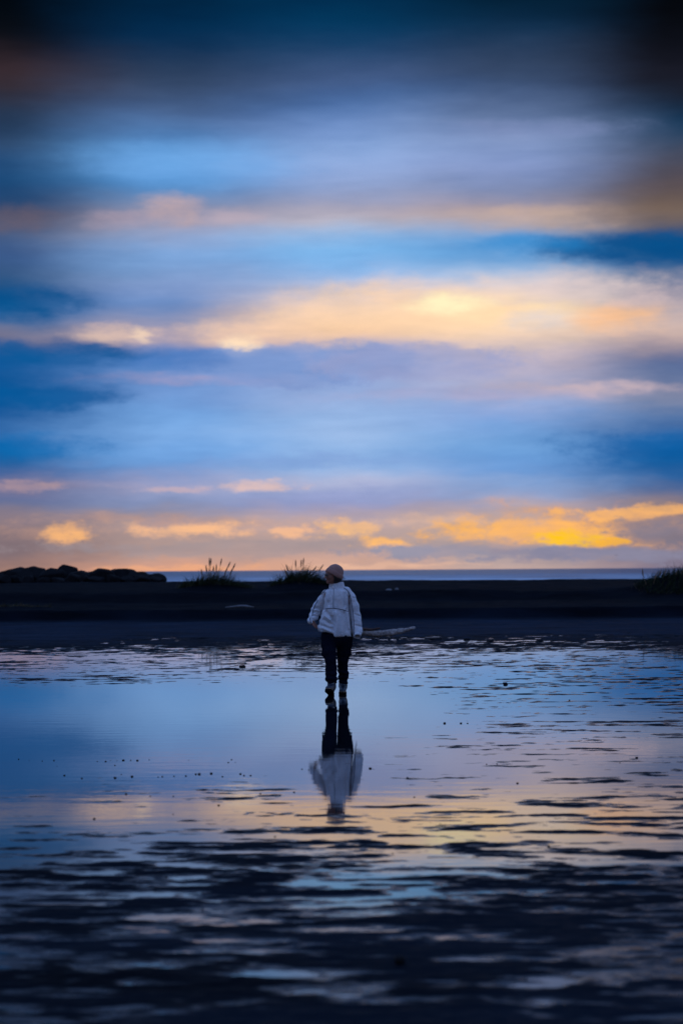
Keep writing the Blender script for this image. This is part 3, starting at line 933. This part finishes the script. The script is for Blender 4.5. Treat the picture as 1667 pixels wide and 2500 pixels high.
for nm, c, tl in (('cargo_pocket', U(583, 1565, -.065), -0.10), ('cargo_pocket', U(978, 1545, .05), 0.10)):
    f = lambda P, c=c, tl=tl: rbox(P, c, (0.030, 0.060, 0.068), 0.016, tl) + 0.004 * fbm(P[:, 0] * 30, P[:, 2] * 30, P[:, 1] * 20, octv=2)
    sdf_obj(nm, f, c - np.array([.06, .09, .1]), c + np.array([.06, .09, .1]), 0.005, MAT['trousers'], trousers, 1)
for (u0, v0, y0) in ((592, 1630, -.10), (968, 1632, .03)):
    vs, fs = tube(catmull([U(u0, v0, y0), U(u0 - 2, v0 + 40, y0), U(u0 + 3, v0 + 85, y0)], 8), .0035, 6)
    mesh_obj('pocket_strap', vs, fs, MAT['trousers'], trousers)

# boots ------------------------------------------------------------
def boot(ankle, heel, toe, lab_w, lift):
    a, h_, t_ = (np.asarray(q, float) for q in (ankle, heel, toe))
    ax = t_ - h_; ln = np.linalg.norm(ax); ax /= ln
    side = np.cross(ax, (0, 0, 1.0)); side /= np.linalg.norm(side)
    up = np.cross(side, ax)
    B = np.stack([side, ax, up], 0)
    def loc(P): return (P - h_) @ B.T
    def outline(q, grow):
        y = q[:, 1]
        w = np.interp(y, [-.035, 0, .06, .12, .18, .225, .25], [.030, .036, .036, .043, .046, .036, .020])
        return smax(np.abs(q[:, 0] - 0.004) - w - grow, smax(-y - .035 - grow, y - .245 - grow, 0.01), 0.035)
    def upper(P):
        q = loc(P)
        d = outline(q, 0.0)
        hgt = np.interp(q[:, 1], [-.03, .06, .10, .15, .20, .245], [.11, .115, .095, .072, .060, .048])
        d = smax(d, q[:, 2] - hgt, 0.035); d = smax(d, 0.012 - q[:, 2], 0.004)
        sh = chain(P, [(h_ + up * .07 + ax * .025, .046), (a, .052), (a + np.array([0, 0, .055]), .056)], 0.02)
        sh = smax(sh, P[:, 2] - (a[2] + .062), 0.008)
        d = smin(d, sh, 0.03)
        return d + 0.002 * fbm(P[:, 0] * 30, P[:, 2] * 40, P[:, 1] * 30, octv=2)
    def sole(P):
        q = loc(P)
        d = outline(q, 0.006)
        d = smax(d, np.abs(q[:, 2] + 0.002) - 0.016, 0.006)
        gro = np.maximum(0.006 - np.abs(((q[:, 1] + 0.01) % 0.030) - 0.015), 0)
        return d + np.where(q[:, 2] < -0.010, gro * 0.9, 0)
    lo = np.minimum(np.minimum(a, h_), t_) - .1; hi = np.maximum(np.maximum(a, h_), t_) + .12
    b = sdf_obj('boot', upper, lo, hi, 0.004, MAT['boot'], person, 1)
    sdf_obj('sole', sole, lo, hi, 0.003, MAT['sole'], b, 1)
    # collar trim and the stitched welt round the sole
    ring = [a + np.array([.054 * math.cos(q), .056 * math.sin(q), .055 + .006 * math.sin(q * 2 + 1)]) for q in np.linspace(0, 2 * math.pi, 33)]
    vs, fs = tube(ring, .0055, 6, False); mesh_obj('collar_trim', vs, fs, MAT['trim'], b)
    ww = []
    for y, s in [(yy, 1) for yy in np.linspace(-.03, .24, 16)] + [(yy, -1) for yy in np.linspace(.24, -.03, 16)]:
        w = float(np.interp(y, [-.035, 0, .06, .12, .18, .225, .25], [.020, .034, .036, .043, .045, .034, .012]))
        ww.append(h_ + side * (.004 + s * (w + .002)) + ax * y + up * .0165)
    ww.append(ww[0])
    vs, fs = tube(ww, .0032, 6, False); mesh_obj('welt', vs, fs, MAT['welt'], b)
    # laces across the instep
    for k in range(4):
        y = .085 + .022 * k; hz = float(np.interp(y, [.06, .10, .15, .20], [.118, .099, .076, .063]))
        p = [h_ + side * x + ax * (y + .004 * (-1) ** k * x / .02) + up * (hz + .001 - 6 * x * x) for x in np.linspace(-.024, .024, 7)]
        vs, fs = tube(p, .0028, 6); mesh_obj('lace', vs, fs, MAT['piping'], b)
    return b

boot(U(702, 2120, -.155), U(697, 2232, -.17) , U(648, 2150, -.40), 0, 0)
boot(U(880, 2130, .137), U(882, 2228, .16), U(876, 2228, -.08), 0, 0)

# hair, beanie, sunglasses ------------------------------------------------------------
def hair_sdf(P):
    q = to_head(P); ax = np.abs(q[:, 0])
    d = ell(q, (0, 0.030, -0.030), (0.088, 0.086, 0.100))
    d = smin(d, ell(q, (0, 0.008, 0.030), (0.080, 0.101, 0.082)), 0.02)
    # cut the face free: hair starts behind the cheek and over the brow
    cut = smax(-(q[:, 1] - (-0.012 - 0.55 * np.maximum(q[:, 2] - 0.0, 0))), -(0.052 - q[:, 2]), 0.02)
    d = smax(d, cut, 0.010)
    d = smax(d, -(q[:, 2] + 0.122 - 0.25 * (q[:, 1] - 0.03)), 0.015)
    th = np.arctan2(q[:, 0], q[:, 1])
    return d + 0.003 * np.sin(th * 34 + 4 * q[:, 2] * 20) * sstep(0.04, -0.02, q[:, 2])
hair = sdf_obj('hair', hair_sdf, HEAD + np.array([-.16, -.16, -.16]), HEAD + np.array([.16, .16, .16]), 0.004, MAT['hair'], person, 1)
for k in range(7):
    z0 = -0.075 + 0.006 * k
    p0 = from_head((0.02 - .008 * k, 0.105, z0))
    pts = [p0, p0 + np.array([.025, -.005, .004 * (k % 3)]), p0 + np.array([.045 + .006 * (k % 4), -.01, -.006 + .004 * (k % 3)])]
    vs, fs = tube(catmull(pts, 6), [.0028, .0026, .0022, .0018, .0014, .0008], 5)
    mesh_obj('hair_strand', vs, fs, MAT['hair'], hair)

TB_ang = R(35)
def beanie_pts(th, r_add, z, ax=.0865, ay=.1125):
    ca, sa = math.cos(TB_ang), math.sin(TB_ang)
    x = (ax + r_add) * math.sin(th); y = -(ay + r_add) * math.cos(th)
    yy = y * ca + z * sa; zz = -y * sa + z * ca
    return from_head((x, yy + 0.004, zz - 0.016))
NS = 168
prof = []
for k in range(26):     # dome
    s = k / 25
    ph = s * math.pi / 2
    prof.append((max(math.cos(ph), 0.0) ** 0.80, 0.010 + 0.146 * math.sin(ph) ** 0.96))
vs, fs = [], []
for k, (rf, z) in enumerate(prof):
    for i in range(NS):
        th = 2 * math.pi * i / NS
        rib = 0.0010 * math.cos(th * 56) * (1 - (k / 25) ** 3)
        sl = 0.003 * math.sin(th * 2 + 1.1) * math.sin(math.pi * k / 25) + 0.0025 * math.sin(th * 3 + k * .3) * math.sin(math.pi * k / 25)
        vs.append(beanie_pts(th, (rf - 1) * 0 + rib + sl, z, .0865 * rf + 1e-4, .1125 * rf + 1e-4))
for k in range(25):
    for i in range(NS):
        j = (i + 1) % NS
        fs.append((k*NS+i, k*NS+j, (k+1)*NS+j, (k+1)*NS+i))
fs.append(tuple(25*NS + i for i in range(NS)))
beanie = mesh_obj('beanie', vs, fs, MAT['knit'], person)
beanie['label'] = 'taupe knitted beanie with ribbed turn-up'
prof = [(-.004, -.002), (.004, -.005), (.0095, .002), (.0108, .015), (.0110, .032), (.0100, .046), (.0085, .054), (.0045, .058), (-.003, .056)]
NS2 = 60 * 6
vs, fs = [], []
for k, (ra, z) in enumerate(prof):
    for i in range(NS2):
        th = 2 * math.pi * i / NS2
        rib = 0.0024 * (0.5 + 0.5 * math.cos(th * 60)) if 0 < k < len(prof) - 1 else 0
        taper = (0.97 if z > .04 else 1.0)
        vs.append(beanie_pts(th, ra + rib - .0024, z + .002 * math.sin(th * 2 + .5), .0865 * taper, .1125 * taper))
for k in range(len(prof) - 1):
    for i in range(NS2):
        j = (i + 1) % NS2
        fs.append((k*NS2+i, k*NS2+j, (k+1)*NS2+j, (k+1)*NS2+i))
mesh_obj('turn_up', vs, fs, MAT['knit'], beanie)

glasses = empty('sunglasses', (0, 0, 0)); glasses.parent = person
for sx in (-1, 1):
    vs, fs = [], []
    n, m = 16, 5
    for side in (-1, 1):
        for k in range(m):
            rr = k / (m - 1)
            for i in range(n):
                a = 2 * math.pi * i / n
                ca, sa = math.cos(a), math.sin(a)
                sup = (abs(ca) ** 3 + abs(sa) ** 3) ** (-1 / 3)
                lx, lz = .026 * rr * ca * sup, .0155 * rr * sa * sup
                bul = .004 * (1 - rr * rr) * side + .0016 * side
                vs.append(from_head((sx * .033 + lx, -.101 + .010 * (abs(lx + sx * 0) / .03) ** 2 * 0 + .009 * ((sx * lx + .026) / .052) ** 1.5 - (bul if side > 0 else -abs(bul)), .003 + lz)))
        base = 0 if side == -1 else n * m
        for k in range(m - 1):
            for i in range(n):
                j = (i + 1) % n
                fs.append((base+k*n+i, base+k*n+j, base+(k+1)*n+j, base+(k+1)*n+i))
    for i in range(n):
        j = (i + 1) % n
        fs.append(((m-1)*n+i, (m-1)*n+j, n*m+(m-1)*n+j, n*m+(m-1)*n+i))
    mesh_obj('lens', vs, fs, MAT['lens'], glasses)
    ring = []
    for i in range(25):
        a = 2 * math.pi * i / 24
        ca, sa = math.cos(a), math.sin(a); sup = (abs(ca) ** 3 + abs(sa) ** 3) ** (-1 / 3)
        lx = .027 * ca * sup
        ring.append(from_head((sx * .033 + lx, -.103 + .009 * ((sx * lx + .027) / .054) ** 1.5, .003 + .0165 * sa * sup)))
    vs, fs = tube(ring, .0026, 6, False)
    mesh_obj('rim', vs, fs, MAT['temple'], glasses)
    vs, fs = tube(catmull([from_head((sx * .060, -.094, .010)), from_head((sx * .070, -.075, .010)), from_head((sx * .0765, -.02, .008)), from_head((sx * .079, .012, .002))], 12), .0030, 6)
    mesh_obj('temple', vs, fs, MAT['temple'], glasses)
vs, fs = tube(catmull([from_head((-.009, -.103, .008)), from_head((0, -.108, .010)), from_head((.009, -.103, .008))], 7), .0024, 6)
mesh_obj('bridge', vs, fs, MAT['temple'], glasses)

# ------------------------------------------------------------------ driftwood
LZ = 0.02
def log_pt(X, Y, d=55.0): return at(X, Y, d)
gx, gd = px2ground(900, 1557, 0.02)
lg = empty('driftwood_log', (gx, gd, ground(gx, gd)))
tag(lg, 'weathered driftwood log lying on the dark sand behind the walker', 'driftwood')
def rel(p): return np.asarray(p) - np.array(lg.location)
path = catmull([rel(at(X, Y, gd + e)) for X, Y, e in ((832, 1546, .1), (868, 1545, .05), (895, 1545, 0), (925, 1547, 0), (955, 1544, -.05), (985, 1538, -.1), (1012, 1532, -.15))], 46)
rad = np.interp(np.linspace(0, 1, 46), [0, .12, .25, .36, .5, .62, .72, .85, .96, 1], [.078, .084, .062, .076, .080, .070, .058, .046, .040, .018])
rad = rad * (1 + 0.10 * np.array([vnoise(np.array([i * .45]), np.array([2.2]))[0] for i in range(46)]))
vs, fs = tube(path, rad, 14)
vs = np.array(vs); vs += 0.030 * np.stack([fbm(vs[:, 0] * 7, vs[:, 2] * 22, vs[:, 1] * 20 + k, octv=3) for k in (1.0, 5.0, 9.0)], 1)
mesh_obj('trunk', vs, fs, MAT['wood'], lg)
for pts, r0, r1, mt in ((((852, 1541), (880, 1536), (905, 1537), (926, 1533)), .040, .020, 'barkwood'),
                        (((985, 1539), (998, 1534), (1011, 1530)), .030, .012, 'wood'),
                        (((850, 1548), (838, 1538), (830, 1533)), .030, .012, 'wood'),
                        (((935, 1549), (945, 1554), (951, 1557)), .028, .014, 'wood')):
    p = catmull([rel(at(X, Y, gd - .04)) for X, Y in pts], 14)
    vs, fs = tube(p, np.linspace(r0, r1, 14) * (1 + .15 * rng.random(14)), 9)
    mesh_obj('branch', vs, fs, MAT[mt], lg)

# ------------------------------------------------------------------ boulders of the breakwater
def ico(sub):
    import bmesh
    bm = bmesh.new(); bmesh.ops.create_icosphere(bm, subdivisions=sub, radius=1.0)
    v = np.array([q.co for q in bm.verts]); f = [tuple(x.index for x in p.verts) for p in bm.faces]
    bm.free(); return v, f
IV3, IF3 = ico(4)
IV2, IF2 = ico(2)

def boulder(X, Ytop, wpx, d, seed, label, Ybot=1428):
    c = at(X, Ytop, d)
    w = wpx / FPX * d / 2
    zt = c[2]; zb = ground(c[0], d) - 0.25
    hz = (zt - zb) / 2
    hz = min(hz, w * 1.25); zc = zt - hz
    v = IV3.copy()
    n = fbm(v[:, 0] * 1.3 + seed * 3.1, v[:, 1] * 1.3, v[:, 2] * 1.3 + seed, octv=4)
    v = v * (1 + 0.26 * n)[:, None]
    for k in range(11):   # knocked-off faces
        r_ = np.random.default_rng(seed * 13 + k).normal(size=3); r_ /= np.linalg.norm(r_)
        h = v @ r_; v = v - np.maximum(h - 0.72, 0)[:, None] * r_[None] * 0.92
    v = v / np.array([np.abs(v[:, 0]).max(), np.abs(v[:, 1]).max(), v[:, 2].max()])
    v = v * np.array([w, w * 1.0, hz])
    o = mesh_obj('boulder', v, np.array(IF3), MAT['rock'])
    o.location = (c[0], d, zc)
    tag(o, label, 'boulder', 'boulders of the breakwater')
    return o

ordn = ['first', 'second', 'third', 'fourth', 'fifth', 'sixth', 'seventh', 'eighth', 'ninth', 'tenth', 'eleventh', 'twelfth']
tops = [(12, 1393, 62), (44, 1384, 58), (84, 1382, 54), (126, 1386, 52), (161, 1378, 46), (197, 1392, 56), (228, 1394, 46),
        (254, 1387, 52), (293, 1388, 62), (342, 1395, 44), (364, 1401, 36), (383, 1399, 42)]
for i, (X, Y, w) in enumerate(tops):
    lab = f'{ordn[i]} dark boulder from the left along the breakwater skyline'
    if X == 161: lab = 'tallest dark boulder, a blunt peak on the breakwater skyline'
    if X == 383: lab = 'rounded dark boulder at the right-hand end of the breakwater'
    boulder(X, Y, w * 1.5, 134.0 - (i % 2) * 0.9, i + 1, lab)
k = 0
for X in range(4, 380, 34):
    boulder(X + random.uniform(-6, 6), 1405 + random.uniform(-4, 5), random.uniform(40, 60), 131.8 + random.uniform(-.5, .5), 40 + k,
            'black boulder low in the front face of the breakwater')
    k += 1

# ------------------------------------------------------------------ grass
def blades(rs, cx, cy, rx, ry, n, lmin, lmax, wid, lean, spread, droop, gz):
    vs, fs = [], []
    for _ in range(n):
        a = rs.uniform(0, 2 * math.pi); q = math.sqrt(rs.random())
        x, y = cx + rx * q * math.cos(a), cy + ry * q * math.sin(a)
        z = gz(x, y) - 0.03
        ln = rs.uniform(lmin, lmax) * (1.0 - 0.45 * q * q)
        dx = lean + rs.normal() * spread + 0.35 * q * math.cos(a)
        dy = rs.normal() * spread + 0.25 * q * math.sin(a)
        d = np.array([dx, dy, 1.0]); d /= np.linalg.norm(d)
        w = wid * rs.uniform(0.6, 1.3)
        sd = np.array([rs.normal(), rs.normal(), 0]); sd /= np.linalg.norm(sd)
        p = np.array([x, y, z]); b0 = len(vs); m = 5
        dr = droop * rs.uniform(0.5, 1.6)
        for k in range(m):
            t = k / (m - 1)
            ww = w * (1 - t) ** 0.7 + 0.0008
            vs.append(p - sd * ww / 2); vs.append(p + sd * ww / 2)
            d = d + np.array([d[0] * dr * .6, d[1] * dr * .6, -dr * t * (0.4 + 1.2 * q)]); d /= np.linalg.norm(d)
            p = p + d * ln / (m - 1)
        for k in range(m - 1):
            fs.append((b0 + 2*k, b0 + 2*k + 1, b0 + 2*k + 3, b0 + 2*k + 2))
    return vs, fs

def seed_stalk(parent, base, tip, headlen, bend):
    b, t = np.asarray(base, float), np.asarray(tip, float)
    mid = (b + t) / 2 + np.array([-bend, 0, 0.0])
    p = catmull([b, mid, t], 14)
    ln = np.linalg.norm(t - b)
    s = np.linspace(0, ln, 14)
    r = np.where(s > ln - headlen, 0.006 + 0.019 * np.sin(np.clip((s - ln + headlen) / headlen, 0, 1) * math.pi * .9 + .15), 0.0075)
    vs, fs = tube(p, r, 6)
    return mesh_obj('seed_stalk', vs, fs, MAT['seed'], parent)

def tuft(label, X, d, rx, ry, n, lmin, lmax, lean, stalks, seed, n_dry, wid=0.020, droop=0.55):
    rs = np.random.default_rng(seed)
    p = at(X, 1440, d)
    z = ground(p[0], d)
    root = empty('grass_tuft', (p[0], d, z))
    tag(root, label, 'grass', 'tufts of dune grass')
    GX, GY = np.meshgrid(np.linspace(-3, 3, 61), np.linspace(-3, 3, 61))
    GZ = terrain(GX + p[0], GY + d) - z
    def gz(x, y):
        return GZ[int(min(60, max(0, round((y + 3) * 10)))), int(min(60, max(0, round((x + 3) * 10))))]
    if n:
        vs, fs = blades(rs, 0, 0, rx, ry, n, lmin, lmax, wid, lean, 0.28, droop, gz)
        o = mesh_obj('leaves', vs, np.array(fs), MAT['green'], root); o['kind'] = 'stuff'
    if n_dry:
        vs, fs = blades(rs, 0, 0, rx * 1.08, ry, n_dry, lmin * .8, lmax * .95, wid, lean, 0.35, droop * 1.25, gz)
        o = mesh_obj('dry_leaves', vs, np.array(fs), MAT['straw'], root); o['kind'] = 'stuff'
    for (bx, by, tx, ty) in stalks:
        dd = d + rs.uniform(-.4, .4)
        b = at(bx, by, dd) - np.array([p[0], d, z]); t = at(tx, ty, dd) - np.array([p[0], d, z])
        b[2] = min(b[2], gz(b[0], dd - d) + 0.05)
        seed_stalk(root, b, t, 0.30 * rs.uniform(.85, 1.15), 0.04 * rs.uniform(-.4, 1.2))
    return root

tuft('tuft of dune grass with tall seed heads nearest the breakwater', 522, 89.0, 1.35, 0.9, 1300, .20, .80, .5,
     [(508, 1425, 511, 1361), (515, 1425, 515, 1362), (530, 1425, 541, 1363), (527, 1425, 528, 1377), (512, 1425, 502, 1379),
      (545, 1425, 562, 1371), (552, 1425, 574, 1375), (538, 1428, 556, 1383), (520, 1425, 521, 1381), (500, 1425, 491, 1389), (560, 1428, 566, 1388)], 3, 380)
tuft('green tuft of dune grass just left of the walker\'s head', 738, 90.0, 1.25, 0.9, 1400, .20, .86, .4,
     [(726, 1420, 721, 1367), (735, 1420, 741, 1362), (738, 1420, 735, 1366), (715, 1425, 697, 1378), (750, 1420, 772, 1382), (760, 1425, 789, 1378),
      (708, 1428, 693, 1390), (745, 1425, 752, 1389)], 5, 200)
tuft('dark tuft of dune grass at the right-hand edge of the beach', 1672, 86.0, 1.8, 2.0, 2200, .20, .66, .30,
     [(1575, 1420, 1566, 1388), (1600, 1422, 1613, 1391), (1610, 1422, 1625, 1389), (1592, 1424, 1603, 1396), (1650, 1415, 1668, 1388), (1640, 1418, 1652, 1392)], 8, 220)
tuft('low patch of straw-coloured grass at the left-hand edge of the beach', 38, 74.8, 1.05, 0.35, 120, .10, .26, .15, [], 12, 420, 0.016, 0.6)
tuft('few dry grass blades right of the straw-coloured patch', 117, 75.2, 0.12, 0.10, 6, .15, .30, .10, [], 14, 16, 0.014, 0.3)

# ------------------------------------------------------------------ small things on the beach
def scrap(name, X, Y, z, sx, sy, sz, seed, mat, label, cat, group=None, rot=0.0):
    x, d = px2ground(X, Y, z)
    v = IV2.copy()
    n = fbm(v[:, 0] * 1.5 + seed, v[:, 1] * 1.5, v[:, 2] * 1.5 + seed * .7, octv=3)
    v = v * (1 + 0.3 * n)[:, None] * np.array([sx, sy, sz])
    o = mesh_obj(name, v, np.array(IF2), MAT[mat])
    o.location = (x, d, max(ground(x, d), 0.0 if d < 45 else -1) + sz * 0.55)
    o.rotation_euler = (0, 0, rot)
    return tag(o, label, cat, group)

def on_beach(name, X, d, sx, sy, sz, seed, mat, label, cat, group=None):
    x = (X - 833.5) / FPX * d
    v = IV2.copy()
    n = fbm(v[:, 0] * 1.5 + seed, v[:, 1] * 1.5, v[:, 2] * 1.5 + seed * .7, octv=3)
    v = v * (1 + 0.35 * n)[:, None] * np.array([sx, sy, sz])
    o = mesh_obj(name, v, np.array(IF2), MAT[mat])
    o.location = (x, d, ground(x, d) + sz * 0.5)
    return tag(o, label, cat, group)

on_beach('pale_stone', 947, 88.3, .13, .10, .055, 3, 'pale', 'larger of two pale stones on the upper beach', 'stone', 'pale stones on the upper beach')
on_beach('pale_stone', 967, 87.6, .065, .06, .06, 5, 'pale', 'smaller of two pale stones on the upper beach', 'stone', 'pale stones on the upper beach')
# bleached stick on the terrace edge
root = empty('bleached_stick', ((582 - 833.5) / FPX * 74.5, 74.5, ground((582 - 833.5) / FPX * 74.5, 74.5)))
tag(root, 'pale bleached stick lying on the terrace edge left of the walker', 'stick')
p = catmull([(-.42, 0, .025), (-.15, .03, .05), (.12, 0, .065), (.3, -.02, .045), (.46, 0, .025)], 20)
vs, fs = tube(p, np.interp(np.linspace(0, 1, 20), [0, .4, .7, 1], [.014, .034, .040, .012]), 8)
mesh_obj('stem', vs, fs, MAT['pale'], root)
vs, fs = tube(catmull([(.05, 0, .06), (.18, .05, .085), (.26, .06, .09)], 8), np.linspace(.02, .008, 8), 7)
mesh_obj('twig', vs, fs, MAT['pale'], root)

pebs = []
for (u, v) in ((83,472),(130,478),(190,480),(243,478),(258,504),(440,482),(478,482),(500,478),(520,500),(530,478),(558,477),(592,477),(622,478),(676,474),(1050,474),(1067,486),(1035,487),(855,476)):
    pebs.append((u / 1.867, 1600 + v / 1.867, 'a'))
for (u, v) in ((290,546),(370,559),(520,557),(598,551),(549,541),(716,553),(735,551),(788,549),(842,548),(887,540),(903,540),(957,537),(1008,551),(1090,539),(1106,546),(1136,546),(1400,520),(1370,517)):
    pebs.append((u / 1.867, 1600 + v / 1.867, 'b'))
for (u, v) in ((1052,598),(1075,598),(520,636),(570,630),(680,640),(785,640),(1180,628),(1333,622),(1268,635),(425,743),(783,722),(990,681)):
    pebs.append((u / 1.867, 1600 + v / 1.867, 'c'))
for (u, v) in ((545,310),(575,310),(470,310),(740,126),(660,496),(707,495),(1268,490),(1345,467),(800,583),(428,576),(330,646),(300,560),(130,516),(145,518),(1040,205)):
    pebs.append((830 + u / 1.873, 1600 + v / 1.873, 'd'))
for (u, v) in ((1245,77),(1380,145),(1018,241),(750,262),(915,411),(510,208),(425,203),(700,323)):
    pebs.append((u / 1.867, 2000 + v / 1.867, 'e'))
for (u, v) in ((403,12),(447,18),(230,153),(700,113),(940,121),(1125,676)):
    pebs.append((830 + u / 1.873, 2000 + v / 1.873, 'f'))
PL = {'a': ('small dark pebble in the farther line across the still pool', 'pebbles of the farther line'),
      'b': ('small dark pebble in the nearer line across the still pool', 'pebbles of the nearer line'),
      'c': ('small dark pebble scattered on the near side of the still pool', 'pebbles on the near side of the pool'),
      'd': ('small dark pebble on the streaked wet sand right of the reflection', 'pebbles right of the reflection'),
      'e': ('small dark pebble on the rippled sand below and left of the reflection', 'pebbles on the near left sand'),
      'f': ('small dark pebble on the rippled sand below and right of the reflection', 'pebbles on the near right sand')}
PM = []
for k in range(6):
    v = IV2.copy()
    n = fbm(v[:, 0] * 1.4 + k * 5, v[:, 1] * 1.4, v[:, 2] * 1.4 + k, octv=3)
    v = v * (1 + 0.3 * n)[:, None] * np.array([1.0, 0.85, 0.55])
    o = mesh_obj('pebble', v, np.array(IF2), MAT['pebble'])
    PM.append(o.data); bpy.data.objects.remove(o)
for (X, Y, g) in pebs:
    x, d = px2ground(X, Y, 0.0)
    o = bpy.data.objects.new('pebble', random.choice(PM))
    s = random.choice((1.6, 2.0, 2.4, 3.0, 3.6, 4.6)) / FPX * d * (0.85 if g != 'a' else 0.7)
    o.scale = (s, s, s)
    o.rotation_euler = (0, 0, random.uniform(0, 6.28))
    o.location = (x, d, max(ground(x, d), 0.0) + 0.30 * s)
    COL.objects.link(o)
    tag(o, PL[g][0], 'pebble', PL[g][1])
x, d = px2ground(968, 2357)
vb = IV3 * (1 + 0.08 * fbm(IV3[:, 0] * 1.5, IV3[:, 1] * 1.5, IV3[:, 2] * 1.5 + 3, octv=3))[:, None]
o = mesh_obj('pebble', vb, np.array(IF3), MAT['pebble'])
o.scale = (.023, .023, .021); o.location = (x, d, max(ground(x, d), 0) + .019)
tag(o, 'large round dark pebble at the bottom of the picture', 'pebble')

LUMPS = [(708, 1597, 22, "left one of two dark flat lumps just left of the walker's knees"),
         (757, 1597, 18, "right one of two dark flat lumps just left of the walker's knees"),
         (882, 1592, 30, "dark flat lump just right of the walker's knees"),
         (590, 1625, 16, 'broad dark lump at the far edge of the pool left of the walker'),
         (1060, 1559, 30, 'broad dark flat lump below the right end of the driftwood log'),
         (1136, 1560, 14, 'smallest dark lump in the row right of the driftwood log'),
         (1195, 1563, 16, 'middle dark lump in the row right of the driftwood log'),
         (1313, 1564, 18, 'farthest right dark lump in the row beyond the driftwood log'),
         (1230, 1667, 12, 'lone dark lump standing in the shallow water right of the walker'),
         (640, 1568, 24, 'dark flat lump on damp sand left of the walker, nearest the terrace')]
for i, (X, Y, w, lab) in enumerate(LUMPS):
    x, d = px2ground(X, Y, 0.02)
    wz = w / FPX * d / 2
    v = IV3.copy()
    n = fbm(v[:, 0] * 1.6 + i * 3, v[:, 1] * 1.6, v[:, 2] * 1.6 + i, octv=5, gain=0.6)
    v = v * (1 + 0.55 * n)[:, None] * np.array([wz, wz * 0.8, 0.026])
    o = mesh_obj('sand_lump', v, np.array(IF3), MAT['pebble'])
    o.location = (x, d, max(ground(x, d), 0.0) + 0.004)
    tag(o, lab, 'lump', 'lumps on the damp sand')

# ------------------------------------------------------------------ the bird over the sea
bp = at(1502, 1356, 640.0)
bird = empty('bird', tuple(bp))
tag(bird, 'tiny dark bird flying low over the sea at right', 'bird')
v = IV2.copy() * np.array([.10, .26, .09]); v[:, 2] += .02 * np.cos(v[:, 1] * 6)
b_ = mesh_obj('body', v, np.array(IF2), MAT['bird'], bird)
for sx in (-1, 1):
    prof = [(0.05, .10, -.10, .02), (.25, .13, -.07, .15), (.45, .10, -.05, .17), (.68, -.02, -.06, .06)]
    vs = []; fs = []
    for (x_, f_, r_, z_) in prof:
        vs += [(sx * x_, f_, z_), (sx * x_, (f_ + r_) / 2, z_ + .025), (sx * x_, r_, z_), (sx * x_, (f_ + r_) / 2, z_ - .012)]
    for i in range(3):
        for k in range(4):
            fs.append((i*4+k, i*4+(k+1) % 4, (i+1)*4+(k+1) % 4, (i+1)*4+k))
    fs.append((0, 1, 2, 3)); fs.append((15, 14, 13, 12))
    mesh_obj('wing', vs, fs, MAT['bird'], bird)
mesh_obj('tail', [(-.03, -.2, .0), (.03, -.2, .0), (.07, -.38, .0), (-.07, -.38, .0), (0, -.2, .03), (0, -.36, .015)],
         [(0, 1, 2, 3), (0, 4, 5, 3), (1, 2, 5, 4), (2, 3, 5), (0, 1, 4)], MAT['bird'], bird)
